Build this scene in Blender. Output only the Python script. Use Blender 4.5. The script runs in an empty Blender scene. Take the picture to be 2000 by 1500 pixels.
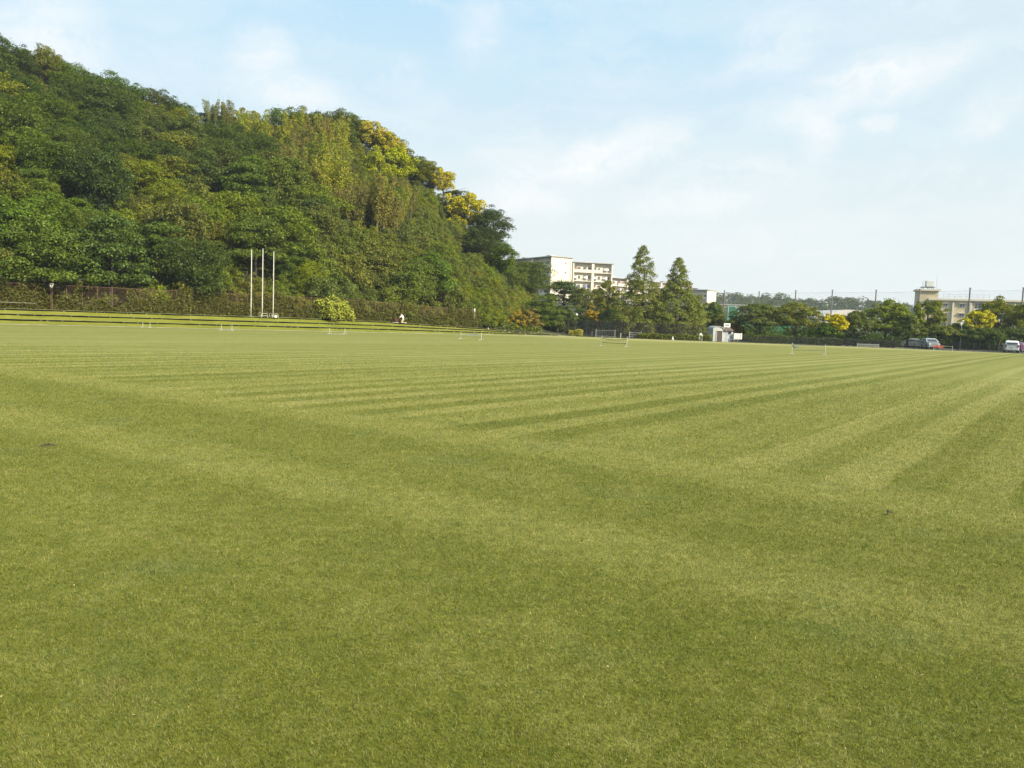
import bpy, bmesh, math, random
import numpy as np
from mathutils import Vector, Matrix
S = bpy.context.scene
COL = S.collection
rad = math.radians

# ------------------------------------------------------------------ camera, sky, sun, exposure
FPX, PITCH, ROLL, EYE = 1557.0, rad(4.4), rad(2.0), 1.6
_F = np.array([0, math.cos(PITCH), -math.sin(PITCH)]); _R = np.array([1.0, 0, 0]); _U = np.array([0, math.sin(PITCH), math.cos(PITCH)])
_RC = math.cos(ROLL)*_R + math.sin(ROLL)*_U
_UC = -math.sin(ROLL)*_R + math.cos(ROLL)*_U
cam = bpy.data.cameras.new('camera'); camo = bpy.data.objects.new('camera', cam); COL.objects.link(camo)
cam.sensor_width = 36; cam.lens = 36*FPX/2000; cam.clip_start = 0.05; cam.clip_end = 8000
M = Matrix.Identity(4)
for i, ax in enumerate((_RC, _UC, -_F)):
    for k in range(3): M[k][i] = ax[k]
M.translation = (0, 0, EYE)
camo.matrix_world = M
S.camera = camo

SUN_AZ, SUN_EL = rad(126), rad(32)          # azimuth clockwise from +Y (the view direction)
W = bpy.data.worlds.new('World'); S.world = W; W.use_nodes = True
sun = bpy.data.lights.new('sun', 'SUN'); suno = bpy.data.objects.new('sun', sun); COL.objects.link(suno)
sun.energy = 4.7; sun.angle = rad(0.55); sun.color = (1.0, 0.90, 0.72)
_sd = Vector((math.sin(SUN_AZ)*math.cos(SUN_EL), math.cos(SUN_AZ)*math.cos(SUN_EL), math.sin(SUN_EL)))
suno.rotation_euler = _sd.to_track_quat('Z', 'Y').to_euler()
S.view_settings.view_transform = 'Standard'; S.view_settings.look = 'None'
S.view_settings.exposure = 0.80; S.view_settings.gamma = 1; S.view_settings.use_curve_mapping = False
S.cycles.max_bounces = 5; S.cycles.diffuse_bounces = 3; S.cycles.glossy_bounces = 2
S.cycles.transmission_bounces = 3; S.cycles.transparent_max_bounces = 12; S.cycles.volume_bounces = 0
S.cycles.caustics_reflective = False; S.cycles.caustics_refractive = False
S.cycles.use_denoising = True

def azel(px, py):
    d = _F*FPX + _RC*(px-1000) + _UC*(750-py); d = d/np.linalg.norm(d)
    return math.degrees(math.atan2(d[0], d[1])), math.degrees(math.asin(d[2]))

class NT:
    """small node-tree helper"""
    def __init__(s, nt): s.t = nt; s.t.nodes.clear()
    def n(s, typ, ins=None, **kw):
        nd = s.t.nodes.new(typ)
        for k, v in kw.items(): setattr(nd, k, v)
        for k, v in (ins or {}).items(): s.set(nd, k, v)
        return nd
    def set(s, nd, k, v):
        sock = nd.inputs[k]
        if hasattr(v, 'is_output') or hasattr(v, 'links'): s.t.links.new(v, sock)
        else:
            if isinstance(v, (tuple, list)) and len(v) == 3 and sock.type == 'RGBA': v = (*v, 1)
            sock.default_value = v
    def math(s, op, a, b=0.0, clamp=False):
        nd = s.n('ShaderNodeMath', operation=op, use_clamp=clamp); s.set(nd, 0, a); s.set(nd, 1, b); return nd.outputs[0]
    def mix(s, f, a, b, blend='MIX'):
        nd = s.n('ShaderNodeMix', data_type='RGBA', blend_type=blend)
        s.set(nd, 0, f); s.set(nd, 6, a); s.set(nd, 7, b); return nd.outputs[2]
    def ramp(s, f, stops, interp='LINEAR'):
        nd = s.n('ShaderNodeValToRGB'); s.set(nd, 0, f); cr = nd.color_ramp; cr.interpolation = interp
        while len(cr.elements) < len(stops): cr.elements.new(0.5)
        for e, (p, c) in zip(cr.elements, stops): e.position = p; e.color = (*c, 1) if len(c) == 3 else c
        return nd.outputs[0]
    def mrange(s, v, a, b, c=0.0, d=1.0, smooth=False):
        nd = s.n('ShaderNodeMapRange', interpolation_type='SMOOTHSTEP' if smooth else 'LINEAR')
        for k, x in zip((0, 1, 2, 3, 4), (v, a, b, c, d)): s.set(nd, k, x)
        return nd.outputs[0]
    def noise(s, vec, scale, detail=3, rough=0.55, dist=0.0, dim='3D'):
        nd = s.n('ShaderNodeTexNoise', noise_dimensions=dim)
        if vec is not None: s.set(nd, 'Vector', vec)
        for k, x in (('Scale', scale), ('Detail', detail), ('Roughness', rough), ('Distortion', dist)): s.set(nd, k, x)
        return nd.outputs['Fac']

def make_world():
    t = NT(W.node_tree)
    out = t.n('ShaderNodeOutputWorld'); bg = t.n('ShaderNodeBackground', {'Strength': SKY_STRENGTH})
    sky = t.n('ShaderNodeTexSky', sky_type='NISHITA', sun_disc=False, sun_elevation=SUN_EL, sun_rotation=SUN_AZ,
              air_density=1.0, dust_density=2.2, ozone_density=1.6, altitude=20)
    tc = t.n('ShaderNodeTexCoord')
    sep = t.n('ShaderNodeSeparateXYZ', {0: tc.outputs['Generated']})
    az = t.math('MULTIPLY', t.math('ARCTAN2', sep.outputs[0], sep.outputs[1]), 57.29578)
    el = t.math('MULTIPLY', t.math('ARCSINE', sep.outputs[2]), 57.29578)
    ae = t.n('ShaderNodeCombineXYZ', {0: az, 1: el}).outputs[0]
    # soft warping so cloud edges are ragged
    wn = t.n('ShaderNodeTexNoise', {'Vector': ae, 'Scale': 0.22, 'Detail': 8, 'Roughness': 0.62})
    wv = t.n('ShaderNodeVectorMath', {0: wn.outputs['Color'], 1: (0.5, 0.5, 0.5)}, operation='SUBTRACT')
    ws = t.n('ShaderNodeVectorMath', {0: wv.outputs[0], 'Scale': 3.0}, operation='SCALE')
    aw = t.n('ShaderNodeVectorMath', {0: ae, 1: ws.outputs[0]}, operation='ADD').outputs[0]
    total = None
    for (x0, y0, x1, y1, half, amt) in CLOUDS:
        a0, e0 = azel(x0, y0); a1, e1 = azel(x1, y1)
        L = math.hypot(a1-a0, e1-e0)/2; ang = math.atan2(e1-e0, a1-a0)
        mp = t.n('ShaderNodeMapping', {'Vector': aw, 'Location': ((a0+a1)/2, (e0+e1)/2, 0), 'Rotation': (0, 0, ang),
                 'Scale': (L, half*1.35*57.3/FPX, 1)}, vector_type='TEXTURE')
        ln = t.n('ShaderNodeVectorMath', {0: mp.outputs[0]}, operation='LENGTH').outputs['Value']
        m = t.mrange(ln, 1.3, 0.25, 0.0, amt, smooth=True)
        total = m if total is None else t.math('MAXIMUM', total, m)
    st = t.n('ShaderNodeMapping', {'Vector': aw, 'Rotation': (0, 0, rad(-18)), 'Scale': (0.085, 0.40, 1)})
    fb = t.noise(st.outputs[0], 1.0, 10, 0.64, 0.4)
    tex = t.mrange(fb, 0.34, 0.64, 0.22, 1.15)
    mask = t.math('MULTIPLY', total, tex, clamp=True)
    veil = t.mrange(fb, 0.40, 0.72, 0.0, 0.34)                       # thin cirrus veil everywhere
    low = t.math('MAXIMUM', t.mrange(el, 1.0, 27.0, 0.95, 0.0, smooth=True), t.math('MULTIPLY', t.mrange(az, -8, 36, 0.0, 0.62, smooth=True), t.mrange(el, 10, 40, 1, .6)))            # milky air near the horizon
    mask = t.math('MAXIMUM', mask, veil)
    base = t.mix(low, t.mix(0.82, sky.outputs[0], SKY_VEIL), SKY_LOW)     # thin bright veil over the blue
    col = t.mix(t.math('MULTIPLY', mask, 0.92, clamp=True), base, CLOUD_COL)
    t.set(bg, 'Color', col); t.t.links.new(bg.outputs[0], out.inputs[0])

SKY_STRENGTH = 0.101
CLOUD_COL = (5.75, 5.85, 5.85); SKY_LOW = (4.95, 5.2, 5.1); SKY_VEIL = (2.95, 4.75, 5.95)
# streaks: x0,y0 -> x1,y1 (long axis), half width, amount
CLOUDS = [(890, 400, 1190, 330, 60, .75), (1000, 350, 1400, 245, 42, .95), (880, 305, 1150, 285, 40, .6),
          (1180, 400, 1640, 330, 60, .75), (1430, 235, 1960, 85, 45, .8), (1560, 190, 1640, 330, 45, .7),
          (1380, 160, 1660, 10, 60, .55), (1830, 260, 2080, 170, 35, .6), (440, 60, 590, 130, 42, .75),
          (420, 140, 700, 215, 45, .7), (-60, 20, 240, 120, 90, .7), (870, 20, 1000, 80, 60, .5),
          (1660, 250, 1760, 235, 16, .6), (760, 90, 840, 190, 40, .4), (1100, 470, 1900, 430, 60, .45), (1500, 60, 2060, -40, 60, .4)]
make_world()

# ------------------------------------------------------------------ placing helpers
def ray(x, y):
    d = _F*FPX + _RC*(x-1000) + _UC*(750-y); return d/d[1]
def ground(x, y, z=0.0):
    d = ray(x, y); k = (z-EYE)/d[2]; return Vector((d[0]*k, d[1]*k, z))
def at(x, y, Y):
    d = ray(x, y); return Vector((d[0]*Y, Y, EYE + d[2]*Y))
def project(p):
    d = np.array([p[0], p[1], p[2]-EYE]); w = d@_F
    return 1000 + FPX*(d@_RC)/w, 750 - FPX*(d@_UC)/w

def tag(o, label=None, cat=None, group=None, kind=None):
    if label: o['label'] = label
    if cat: o['category'] = cat
    if group: o['group'] = group
    if kind: o['kind'] = kind
    return o
def empty(name, loc, rz=0.0, label=None, cat=None, group=None, scale=None):
    o = bpy.data.objects.new(name, None); COL.objects.link(o); o.location = loc; o.rotation_euler = (0, 0, rz)
    o.empty_display_size = 0.2
    if scale: o.scale = scale
    return tag(o, label, cat, group)
def link_mesh(name, me, parent=None):
    o = bpy.data.objects.new(name, me); COL.objects.link(o)
    if parent: o.parent = parent
    return o
def np_mesh(name, v, f, mat, smooth=False):
    """v Nx3, f MxK (all polygons with K corners)"""
    me = bpy.data.meshes.new(name)
    v = np.asarray(v, np.float32); f = np.asarray(f, np.int32); k = f.shape[1]
    me.vertices.add(len(v)); me.vertices.foreach_set('co', v.ravel())
    me.loops.add(f.size); me.loops.foreach_set('vertex_index', f.ravel())
    me.polygons.add(len(f)); me.polygons.foreach_set('loop_start', np.arange(0, f.size, k, dtype=np.int32))
    me.polygons.foreach_set('loop_total', np.full(len(f), k, np.int32))
    if smooth: me.polygons.foreach_set('use_smooth', np.ones(len(f), bool))
    me.update(calc_edges=True)
    for m in (mat if isinstance(mat, (list, tuple)) else [mat]): me.materials.append(m)
    return me
def copy_tree(o, parent=None):
    c = o.copy(); COL.objects.link(c)
    if parent: c.parent = parent
    for ch in list(o.children): copy_tree(ch, c)
    return c

class MB:
    def __init__(s): s.v = []; s.f = []
    def add(s, vs, fs):
        n = len(s.v); s.v += [tuple(p) for p in vs]; s.f += [tuple(i+n for i in q) for q in fs]; return s
    def box(s, c, d, rz=0.0, rx=0.0):
        R = Matrix.Rotation(rz, 3, 'Z') @ Matrix.Rotation(rx, 3, 'X'); c = Vector(c)
        vs = [c + R @ Vector((x*d[0]/2, y*d[1]/2, z*d[2]/2)) for z in (-1, 1) for y in (-1, 1) for x in (-1, 1)]
        return s.add(vs, [(0, 2, 3, 1), (4, 5, 7, 6), (0, 1, 5, 4), (2, 6, 7, 3), (0, 4, 6, 2), (1, 3, 7, 5)])
    def tube(s, pts, rs, n=8, cap=True):
        pts = [Vector(p) for p in pts]
        if not isinstance(rs, (list, tuple)): rs = [rs]*len(pts)
        rings = []; up = Vector((0.13, 0.21, 1))
        for i, p in enumerate(pts):
            d = (pts[min(i+1, len(pts)-1)] - pts[max(i-1, 0)]).normalized()
            a = d.cross(up if abs(d.dot(up.normalized())) < 0.95 else Vector((1, 0, 0.1))).normalized(); b = d.cross(a)
            rings.append([p + rs[i]*(a*math.cos(2*math.pi*k/n) + b*math.sin(2*math.pi*k/n)) for k in range(n)])
        vs = [q for r in rings for q in r]; fs = []
        for i in range(len(pts)-1):
            for k in range(n):
                fs.append((i*n+k, i*n+(k+1) % n, (i+1)*n+(k+1) % n, (i+1)*n+k))
        if cap: fs += [tuple(range(n))[::-1], tuple((len(pts)-1)*n+k for k in range(n))]
        return s.add(vs, fs)
    def lathe(s, c, prof, n=16, axis='Z'):
        """prof: list of (radius, height)"""
        c = Vector(c); vs = []; fs = []
        for r, h in prof:
            for k in range(n):
                a = 2*math.pi*k/n
                vs.append(c + (Vector((r*math.cos(a), r*math.sin(a), h)) if axis == 'Z' else Vector((r*math.cos(a), h, r*math.sin(a)))))
        for i in range(len(prof)-1):
            for k in range(n): fs.append((i*n+k, i*n+(k+1) % n, (i+1)*n+(k+1) % n, (i+1)*n+k))
        fs += [tuple(range(n))[::-1], tuple((len(prof)-1)*n+k for k in range(n))]
        return s.add(vs, fs)
    def prism(s, poly, axis, a, b):
        """poly in 2D extruded along axis ('X': poly=(y,z); 'Y': poly=(x,z); 'Z': poly=(x,y)) from a to b"""
        def mk(p, t): return {'X': (t, p[0], p[1]), 'Y': (p[0], t, p[1]), 'Z': (p[0], p[1], t)}[axis]
        n = len(poly); vs = [mk(p, a) for p in poly] + [mk(p, b) for p in poly]
        fs = [tuple(range(n)), tuple(range(2*n-1, n-1, -1))] + [(k, n+k, n+(k+1) % n, (k+1) % n) for k in range(n)]
        return s.add(vs, fs)
    def build(s, name, mat, parent=None, smooth=False, bevel=0.0):
        me = bpy.data.meshes.new(name); me.from_pydata(s.v, [], s.f)
        bm = bmesh.new(); bm.from_mesh(me)
        bmesh.ops.recalc_face_normals(bm, faces=bm.faces)
        if bevel: bmesh.ops.bevel(bm, geom=list(bm.edges), offset=bevel, segments=2, affect='EDGES', clamp_overlap=True)
        bm.to_mesh(me); bm.free(); me.update()
        if smooth: me.polygons.foreach_set('use_smooth', np.ones(len(me.polygons), bool))
        me.materials.append(mat)
        return link_mesh(name, me, parent)

# ------------------------------------------------------------------ materials
def new_mat(name):
    m = bpy.data.materials.new(name); m.use_nodes = True; return m, NT(m.node_tree)
def plain(name, col, rough=0.6, metal=0.0, var=0.12, scale=3.0, spec=0.4, bump=0.0):
    m, t = new_mat(name)
    out = t.n('ShaderNodeOutputMaterial'); b = t.n('ShaderNodeBsdfPrincipled', {'Roughness': rough, 'Metallic': metal, 'Specular IOR Level': spec})
    tc = t.n('ShaderNodeTexCoord'); nz = t.noise(tc.outputs['Object'], scale, 5, 0.6)
    f = t.mrange(nz, 0.3, 0.7, 1-var, 1+var)
    c = t.n('ShaderNodeVectorMath', {0: col, 'Scale': f}, operation='SCALE')
    t.set(b, 'Base Color', c.outputs[0])
    if bump:
        bp = t.n('ShaderNodeBump', {'Strength': bump, 'Distance': 0.02, 'Height': t.noise(tc.outputs['Object'], scale*8, 3)}); t.set(b, 'Normal', bp.outputs[0])
    t.t.links.new(b.outputs[0], out.inputs[0]); return m
def leaf_mat(name, dark, mid, light, trans=0.30, hue=0.02, val=0.22, warm=None, gain=(2.10, 1.74, .85)):
    """each leaf takes its own tint, each tree its own shift"""
    m, t = new_mat(name)
    out = t.n('ShaderNodeOutputMaterial')
    ge = t.n('ShaderNodeNewGeometry'); oi = t.n('ShaderNodeObjectInfo')
    dark, mid, light = [tuple(c*g for c, g in zip(q, gain)) for q in (dark, mid, light)]
    stops = [(0.0, dark), (0.5, mid), (1.0, light)]
    if warm: stops = [(0.0, dark), (0.45, mid), (0.85, light), (1.0, warm)]
    c = t.ramp(ge.outputs['Random Per Island'], stops)
    r2 = t.math('FRACT', t.math('MULTIPLY', oi.outputs['Random'], 7.31))
    hs = t.n('ShaderNodeHueSaturation', {'Hue': t.mrange(oi.outputs['Random'], 0, 1, 0.5-hue, 0.5+hue), 'Saturation': t.mrange(r2, 0, 1, 0.9, 1.08),
             'Value': t.mrange(r2, 0, 1, 1-val, 1+val), 'Color': c})
    d = t.n('ShaderNodeBsdfDiffuse', {'Color': hs.outputs[0]})
    tr = t.n('ShaderNodeBsdfTranslucent', {'Color': t.mix(0.5, hs.outputs[0], (0.20, 0.22, 0.03))})
    g = t.n('ShaderNodeBsdfGlossy', {'Color': (0.9, 0.95, 1.0, 1), 'Roughness': 0.45})
    mx = t.n('ShaderNodeMixShader', {0: trans, 1: d.outputs[0], 2: tr.outputs[0]})
    m2 = t.n('ShaderNodeMixShader', {0: 0.010, 1: mx.outputs[0], 2: g.outputs[0]})
    t.t.links.new(m2.outputs[0], out.inputs[0]); return m

L_DARK = leaf_mat('leaf_dark', (.020, .040, .011), (.036, .066, .016), (.062, .098, .023))
L_DEEP = leaf_mat('leaf_deep', (.014, .032, .013), (.025, .052, .018), (.040, .075, .024))
L_MID = leaf_mat('leaf_mid', (.033, .058, .013), (.060, .092, .020), (.098, .130, .028), gain=(2.55, 2.08, .95))
L_OLIVE = leaf_mat('leaf_olive', (.036, .050, .012), (.062, .082, .018), (.098, .116, .026), gain=(2.55, 2.08, .95))
L_VINE = leaf_mat('leaf_vine', (.035, .060, .014), (.066, .098, .022), (.105, .138, .030), warm=(.17, .14, .06), gain=(2.55, 2.08, .95))
L_LAYER = leaf_mat('leaf_layer', (.028, .054, .015), (.052, .088, .022), (.088, .128, .035), gain=(2.02, 1.70, .88))
L_YELLOW = leaf_mat('leaf_yellow', (.17, .155, .012), (.38, .335, .018), (.54, .47, .030), trans=.2, hue=.005, val=.06, gain=(1.38, 1.36, .9))
L_LIME = leaf_mat('leaf_lime', (.12, .145, .010), (.25, .27, .014), (.37, .37, .03), trans=.25, hue=.003, val=.03, gain=(1.5, 1.5, 1.0))
L_BAMBOO = leaf_mat('leaf_bamboo', (.060, .082, .012), (.112, .134, .020), (.170, .182, .032), warm=(.24, .19, .05), hue=.014, gain=(1.85, 1.72, 1.0))
L_BAMBROWN = leaf_mat('leaf_bamboo_brown', (.080, .072, .016), (.140, .118, .026), (.195, .160, .040), hue=.012, gain=(1.60, 1.62, 1.0))
L_ORANGE = leaf_mat('leaf_orange', (.085, .070, .012), (.18, .135, .018), (.28, .21, .028), warm=(.30, .19, .03), hue=.010, gain=(1.6, 1.5, .9))
L_CONIFER = leaf_mat('leaf_conifer', (.036, .062, .016), (.066, .100, .024), (.110, .140, .036), warm=(.15, .14, .04), val=.06, hue=.006, gain=(3.1, 2.45, 1.0))
L_BLUE = leaf_mat('leaf_bluegreen', (.030, .055, .024), (.050, .085, .035), (.08, .12, .05))
L_FENCEVINE = leaf_mat('leaf_fence_vine', (.032, .042, .012), (.056, .068, .018), (.082, .094, .024), warm=(.16, .13, .06))
L_FAR = leaf_mat('leaf_far', (.020, .042, .018), (.034, .062, .024), (.052, .085, .030))
BARK = plain('bark', (.085, .066, .048), .9, var=.35, scale=6)
BARK_DK = plain('bark_dark', (.045, .038, .030), .9, var=.35, scale=6)
CULM = plain('bamboo_culm', (.16, .17, .06), .5, var=.2)
L_UNDER = leaf_mat('leaf_undergrowth', (.024, .040, .009), (.042, .062, .013), (.066, .088, .018))
SOIL = plain('hill_soil', (.030, .034, .014), .95, var=.5, scale=.4)
# ------------------------------------------------------------------ lawn
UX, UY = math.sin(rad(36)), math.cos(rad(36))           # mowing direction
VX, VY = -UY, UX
def grass_colour(t, pos):
    """colour of the turf at a world position: mown stripes (light on bent blades, put into the colour), dry patches, clover, wear"""
    sep = t.n('ShaderNodeSeparateXYZ', {0: pos})
    X, Y = sep.outputs[0], sep.outputs[1]
    uu = t.math('ADD', t.math('MULTIPLY', X, UX), t.math('MULTIPLY', Y, UY))
    vv = t.math('ADD', t.math('MULTIPLY', X, VX), t.math('MULTIPLY', Y, VY))
    wob = t.mrange(t.noise(pos, 0.09, 3), 0.3, 0.7, -0.10, 0.10)
    fine = t.mrange(t.noise(pos, 5.0, 3), 0.3, 0.7, -0.035, 0.035)
    j = t.math('ADD', wob, fine)
    def stripes(c, period, seed):  # mowing bands: how bent blades catch the light, painted as colour
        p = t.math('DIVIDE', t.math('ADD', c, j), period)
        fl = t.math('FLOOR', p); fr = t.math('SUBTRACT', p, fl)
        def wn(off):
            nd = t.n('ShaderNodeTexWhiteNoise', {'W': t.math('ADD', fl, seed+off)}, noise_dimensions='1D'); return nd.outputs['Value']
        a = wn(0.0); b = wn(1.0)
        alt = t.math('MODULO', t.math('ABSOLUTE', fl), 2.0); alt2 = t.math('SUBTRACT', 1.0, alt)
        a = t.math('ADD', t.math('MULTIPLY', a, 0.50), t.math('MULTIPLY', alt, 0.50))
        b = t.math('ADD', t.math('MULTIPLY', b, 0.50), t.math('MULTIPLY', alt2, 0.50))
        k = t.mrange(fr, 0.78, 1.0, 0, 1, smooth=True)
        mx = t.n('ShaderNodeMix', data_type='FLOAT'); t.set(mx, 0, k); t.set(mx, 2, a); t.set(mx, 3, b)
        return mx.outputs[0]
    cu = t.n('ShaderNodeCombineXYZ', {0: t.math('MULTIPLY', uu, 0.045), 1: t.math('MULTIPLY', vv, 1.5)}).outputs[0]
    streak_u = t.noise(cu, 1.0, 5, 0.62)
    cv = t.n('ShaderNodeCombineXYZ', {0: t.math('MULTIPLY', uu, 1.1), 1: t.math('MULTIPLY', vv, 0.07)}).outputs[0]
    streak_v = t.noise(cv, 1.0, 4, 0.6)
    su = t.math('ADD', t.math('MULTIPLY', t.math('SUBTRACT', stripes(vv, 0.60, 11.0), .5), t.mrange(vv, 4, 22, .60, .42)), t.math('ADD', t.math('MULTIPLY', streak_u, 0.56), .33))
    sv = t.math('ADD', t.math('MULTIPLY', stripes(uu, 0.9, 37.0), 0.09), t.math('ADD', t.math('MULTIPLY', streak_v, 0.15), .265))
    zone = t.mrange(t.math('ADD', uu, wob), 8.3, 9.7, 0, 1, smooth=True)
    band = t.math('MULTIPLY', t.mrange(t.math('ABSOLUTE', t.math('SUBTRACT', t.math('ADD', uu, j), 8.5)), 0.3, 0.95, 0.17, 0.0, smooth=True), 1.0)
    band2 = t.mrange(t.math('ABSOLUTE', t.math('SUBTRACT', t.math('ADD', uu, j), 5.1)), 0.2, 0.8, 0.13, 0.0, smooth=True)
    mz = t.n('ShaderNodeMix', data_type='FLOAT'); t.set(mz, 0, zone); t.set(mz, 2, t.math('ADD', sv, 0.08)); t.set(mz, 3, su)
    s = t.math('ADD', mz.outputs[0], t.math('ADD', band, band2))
    patch = t.noise(pos, 0.45, 5, 0.65)
    patch2 = t.noise(pos, 1.9, 4, 0.62)
    s = t.math('ADD', s, t.mrange(patch, 0.3, 0.7, -0.06, 0.06))
    s = t.math('ADD', s, t.mrange(patch2, 0.3, 0.7, -0.10, 0.10))
    s = t.math('ADD', s, t.mrange(t.noise(pos, 9.0, 3, 0.6), 0.3, 0.7, -0.13, 0.13))
    wear = t.math('MULTIPLY', t.mrange(Y, 88, 101, 0, 0.5, smooth=True), t.mrange(X, -6, 10, 0, 1, smooth=True))
    s = t.math('ADD', s, wear)
    col = t.ramp(s, GRASS_STOPS)
    blue = t.mrange(t.noise(pos, 0.75, 4, 0.6), 0.54, 0.70, 0, 0.55, smooth=True)       # greener, cooler clumps
    col = t.mix(blue, col, t.mix(0.5, col, (.085, .125, .040)))
    rust = t.mrange(t.noise(pos, 2.6, 5, 0.65), 0.60, 0.74, 0, 0.45, smooth=True)       # dry thatch
    col = t.mix(rust, col, (.20, .155, .055))
    return col
GRASS_STOPS = [(0.06, (.078, .098, .008)), (0.42, (.131, .141, .018)), (0.68, (.200, .198, .046)), (1.0, (.300, .276, .098))]

def field_material():
    m, t = new_mat('mown_turf')
    out = t.n('ShaderNodeOutputMaterial'); ge = t.n('ShaderNodeNewGeometry'); pos = ge.outputs['Position']
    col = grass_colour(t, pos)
    g1 = t.noise(pos, 42, 3, 0.7); g2 = t.noise(pos, 13, 3, 0.65)
    f = t.math('MULTIPLY', t.mrange(g1, 0.28, 0.72, 0.55, 1.38), t.mrange(g2, 0.28, 0.72, 0.84, 1.14))
    c = t.n('ShaderNodeVectorMath', {0: col, 'Scale': f}, operation='SCALE')
    b = t.n('ShaderNodeBsdfPrincipled', {'Base Color': c.outputs[0], 'Roughness': 0.95, 'Specular IOR Level': 0.05,
            'Sheen Weight': 0.09, 'Sheen Roughness': 0.5, 'Sheen Tint': (.80, .85, .50)})
    bp = t.n('ShaderNodeBump', {'Strength': 0.5, 'Distance': 0.012, 'Height': t.noise(pos, 60, 3, 0.7)}); t.set(b, 'Normal', bp.outputs[0])
    t.t.links.new(b.outputs[0], out.inputs[0]); return m
def blade_material():
    m, t = new_mat('grass_blade')
    out = t.n('ShaderNodeOutputMaterial'); ge = t.n('ShaderNodeNewGeometry'); pos = ge.outputs['Position']
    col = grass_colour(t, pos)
    tint = t.ramp(ge.outputs['Random Per Island'], [(0, (.26, .38, .32)), (.20, (.60, .78, .50)), (.36, (1.0, .80, .48)), (.43, (.80, 1.0, .72)), (.70, (1.08, 1.13, .78)), (.86, (1.5, 1.36, .95)), (.94, (2.0, 1.6, 1.5)), (1.0, (2.9, 2.4, 2.8))])
    c = t.mix(1.0, col, tint, blend='MULTIPLY')
    c = t.n('ShaderNodeVectorMath', {0: c, 'Scale': 1.10}, operation='SCALE').outputs[0]
    d = t.n('ShaderNodeBsdfDiffuse', {'Color': c}); tr = t.n('ShaderNodeBsdfTranslucent', {'Color': c})
    g = t.n('ShaderNodeBsdfGlossy', {'Color': (.9, .92, .8, 1), 'Roughness': .45})
    mx = t.n('ShaderNodeMixShader', {0: .35, 1: d.outputs[0], 2: tr.outputs[0]})
    m2 = t.n('ShaderNodeMixShader', {0: .03, 1: mx.outputs[0], 2: g.outputs[0]})
    t.t.links.new(m2.outputs[0], out.inputs[0]); return m
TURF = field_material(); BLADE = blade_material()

EDGE = [(-95, 20), (-70, 42.5), (-42.6, 66.4), (-29.5, 76.0), (-15.0, 87.2), (-4.0, 97.5), (9.1, 111.5)]
FIELD = EDGE + [(20.4, 107.5), (34, 107), (46, 105.2), (56.6, 99), (61.7, 96.5), (90, 80), (90, -60), (-95, -60)]
def build_ground():
    n = 72; vs = [(0, 0, -.07)]; fs = []
    for r in (40, 120, 260, 420, 640, 850):
        for k in range(n): vs.append((r*math.cos(2*math.pi*k/n), r*math.sin(2*math.pi*k/n), -.07))
    for k in range(n): fs.append((0, 1+k, 1+(k+1) % n))
    for i in range(5):
        for k in range(n): fs.append((1+i*n+k, 1+(i+1)*n+k, 1+(i+1)*n+(k+1) % n, 1+i*n+(k+1) % n))
    b = MB(); b.add(vs, fs)
    tag(b.build('ground', plain('rough_ground', (.060, .066, .024), .95, var=.45, scale=.25)), kind='structure')
    b = MB(); b.add([(x, y, 0) for x, y in FIELD], [tuple(range(len(FIELD)))])
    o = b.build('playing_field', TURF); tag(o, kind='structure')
    if o.data.polygons[0].normal.z < 0: o.data.flip_normals()
    # turf blades near the viewer, one mesh of ground cover
    rng = np.random.default_rng(5)
    N = 1700000
    y0, y1 = 1.9, 34.0
    lam = rng.random(N); Y = y0*(y1/y0)**lam
    X = (rng.random(N)*2-1)*(Y*0.70+0.9) + 0.0
    keep = rng.random(N) < np.clip((34-Y)/22, 0, 1)**1.2
    X, Y = X[keep], Y[keep]; N = len(X)
    w = 0.0009 + 0.00042*Y; h = (0.0105 + 0.0007*Y)*(0.55+0.9*rng.random(N))
    a = rng.random(N)*2*np.pi; lean = h*(0.25+1.1*rng.random(N)); la = rng.random(N)*2*np.pi
    dx, dy = np.cos(a)*w*.5, np.sin(a)*w*.5
    v = np.empty((N, 3, 3), np.float32)
    v[:, 0] = np.stack([X-dx, Y-dy, np.full(N, -.001)], 1); v[:, 1] = np.stack([X+dx, Y+dy, np.full(N, -.001)], 1)
    v[:, 2] = np.stack([X+np.cos(la)*lean, Y+np.sin(la)*lean, h], 1)
    f = np.arange(N*3).reshape(N, 3)
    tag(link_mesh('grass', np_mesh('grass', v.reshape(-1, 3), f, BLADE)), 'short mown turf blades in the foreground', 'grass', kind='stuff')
build_ground()
def leaves(P, N, size, rng, aspect=.62, curl=.15):
    """one small folded leaf-shaped quad per point"""
    n = len(P); N = N/np.maximum(np.linalg.norm(N, axis=1), 1e-6)[:, None]
    r = rng.normal(size=(n, 3)); T = np.cross(N, r); T /= np.maximum(np.linalg.norm(T, axis=1), 1e-6)[:, None]; B = np.cross(N, T)
    s = (size*(0.6+0.8*rng.random(n)))[:, None]
    v = np.empty((n, 4, 3), np.float32)
    v[:, 0] = P-T*s*.55; v[:, 1] = P-B*s*aspect*.5+N*s*curl; v[:, 2] = P+T*s*.55; v[:, 3] = P+B*s*aspect*.5+N*s*curl
    return v.reshape(-1, 3)
def quadfaces(nv): return np.arange(nv).reshape(-1, 4)
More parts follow.
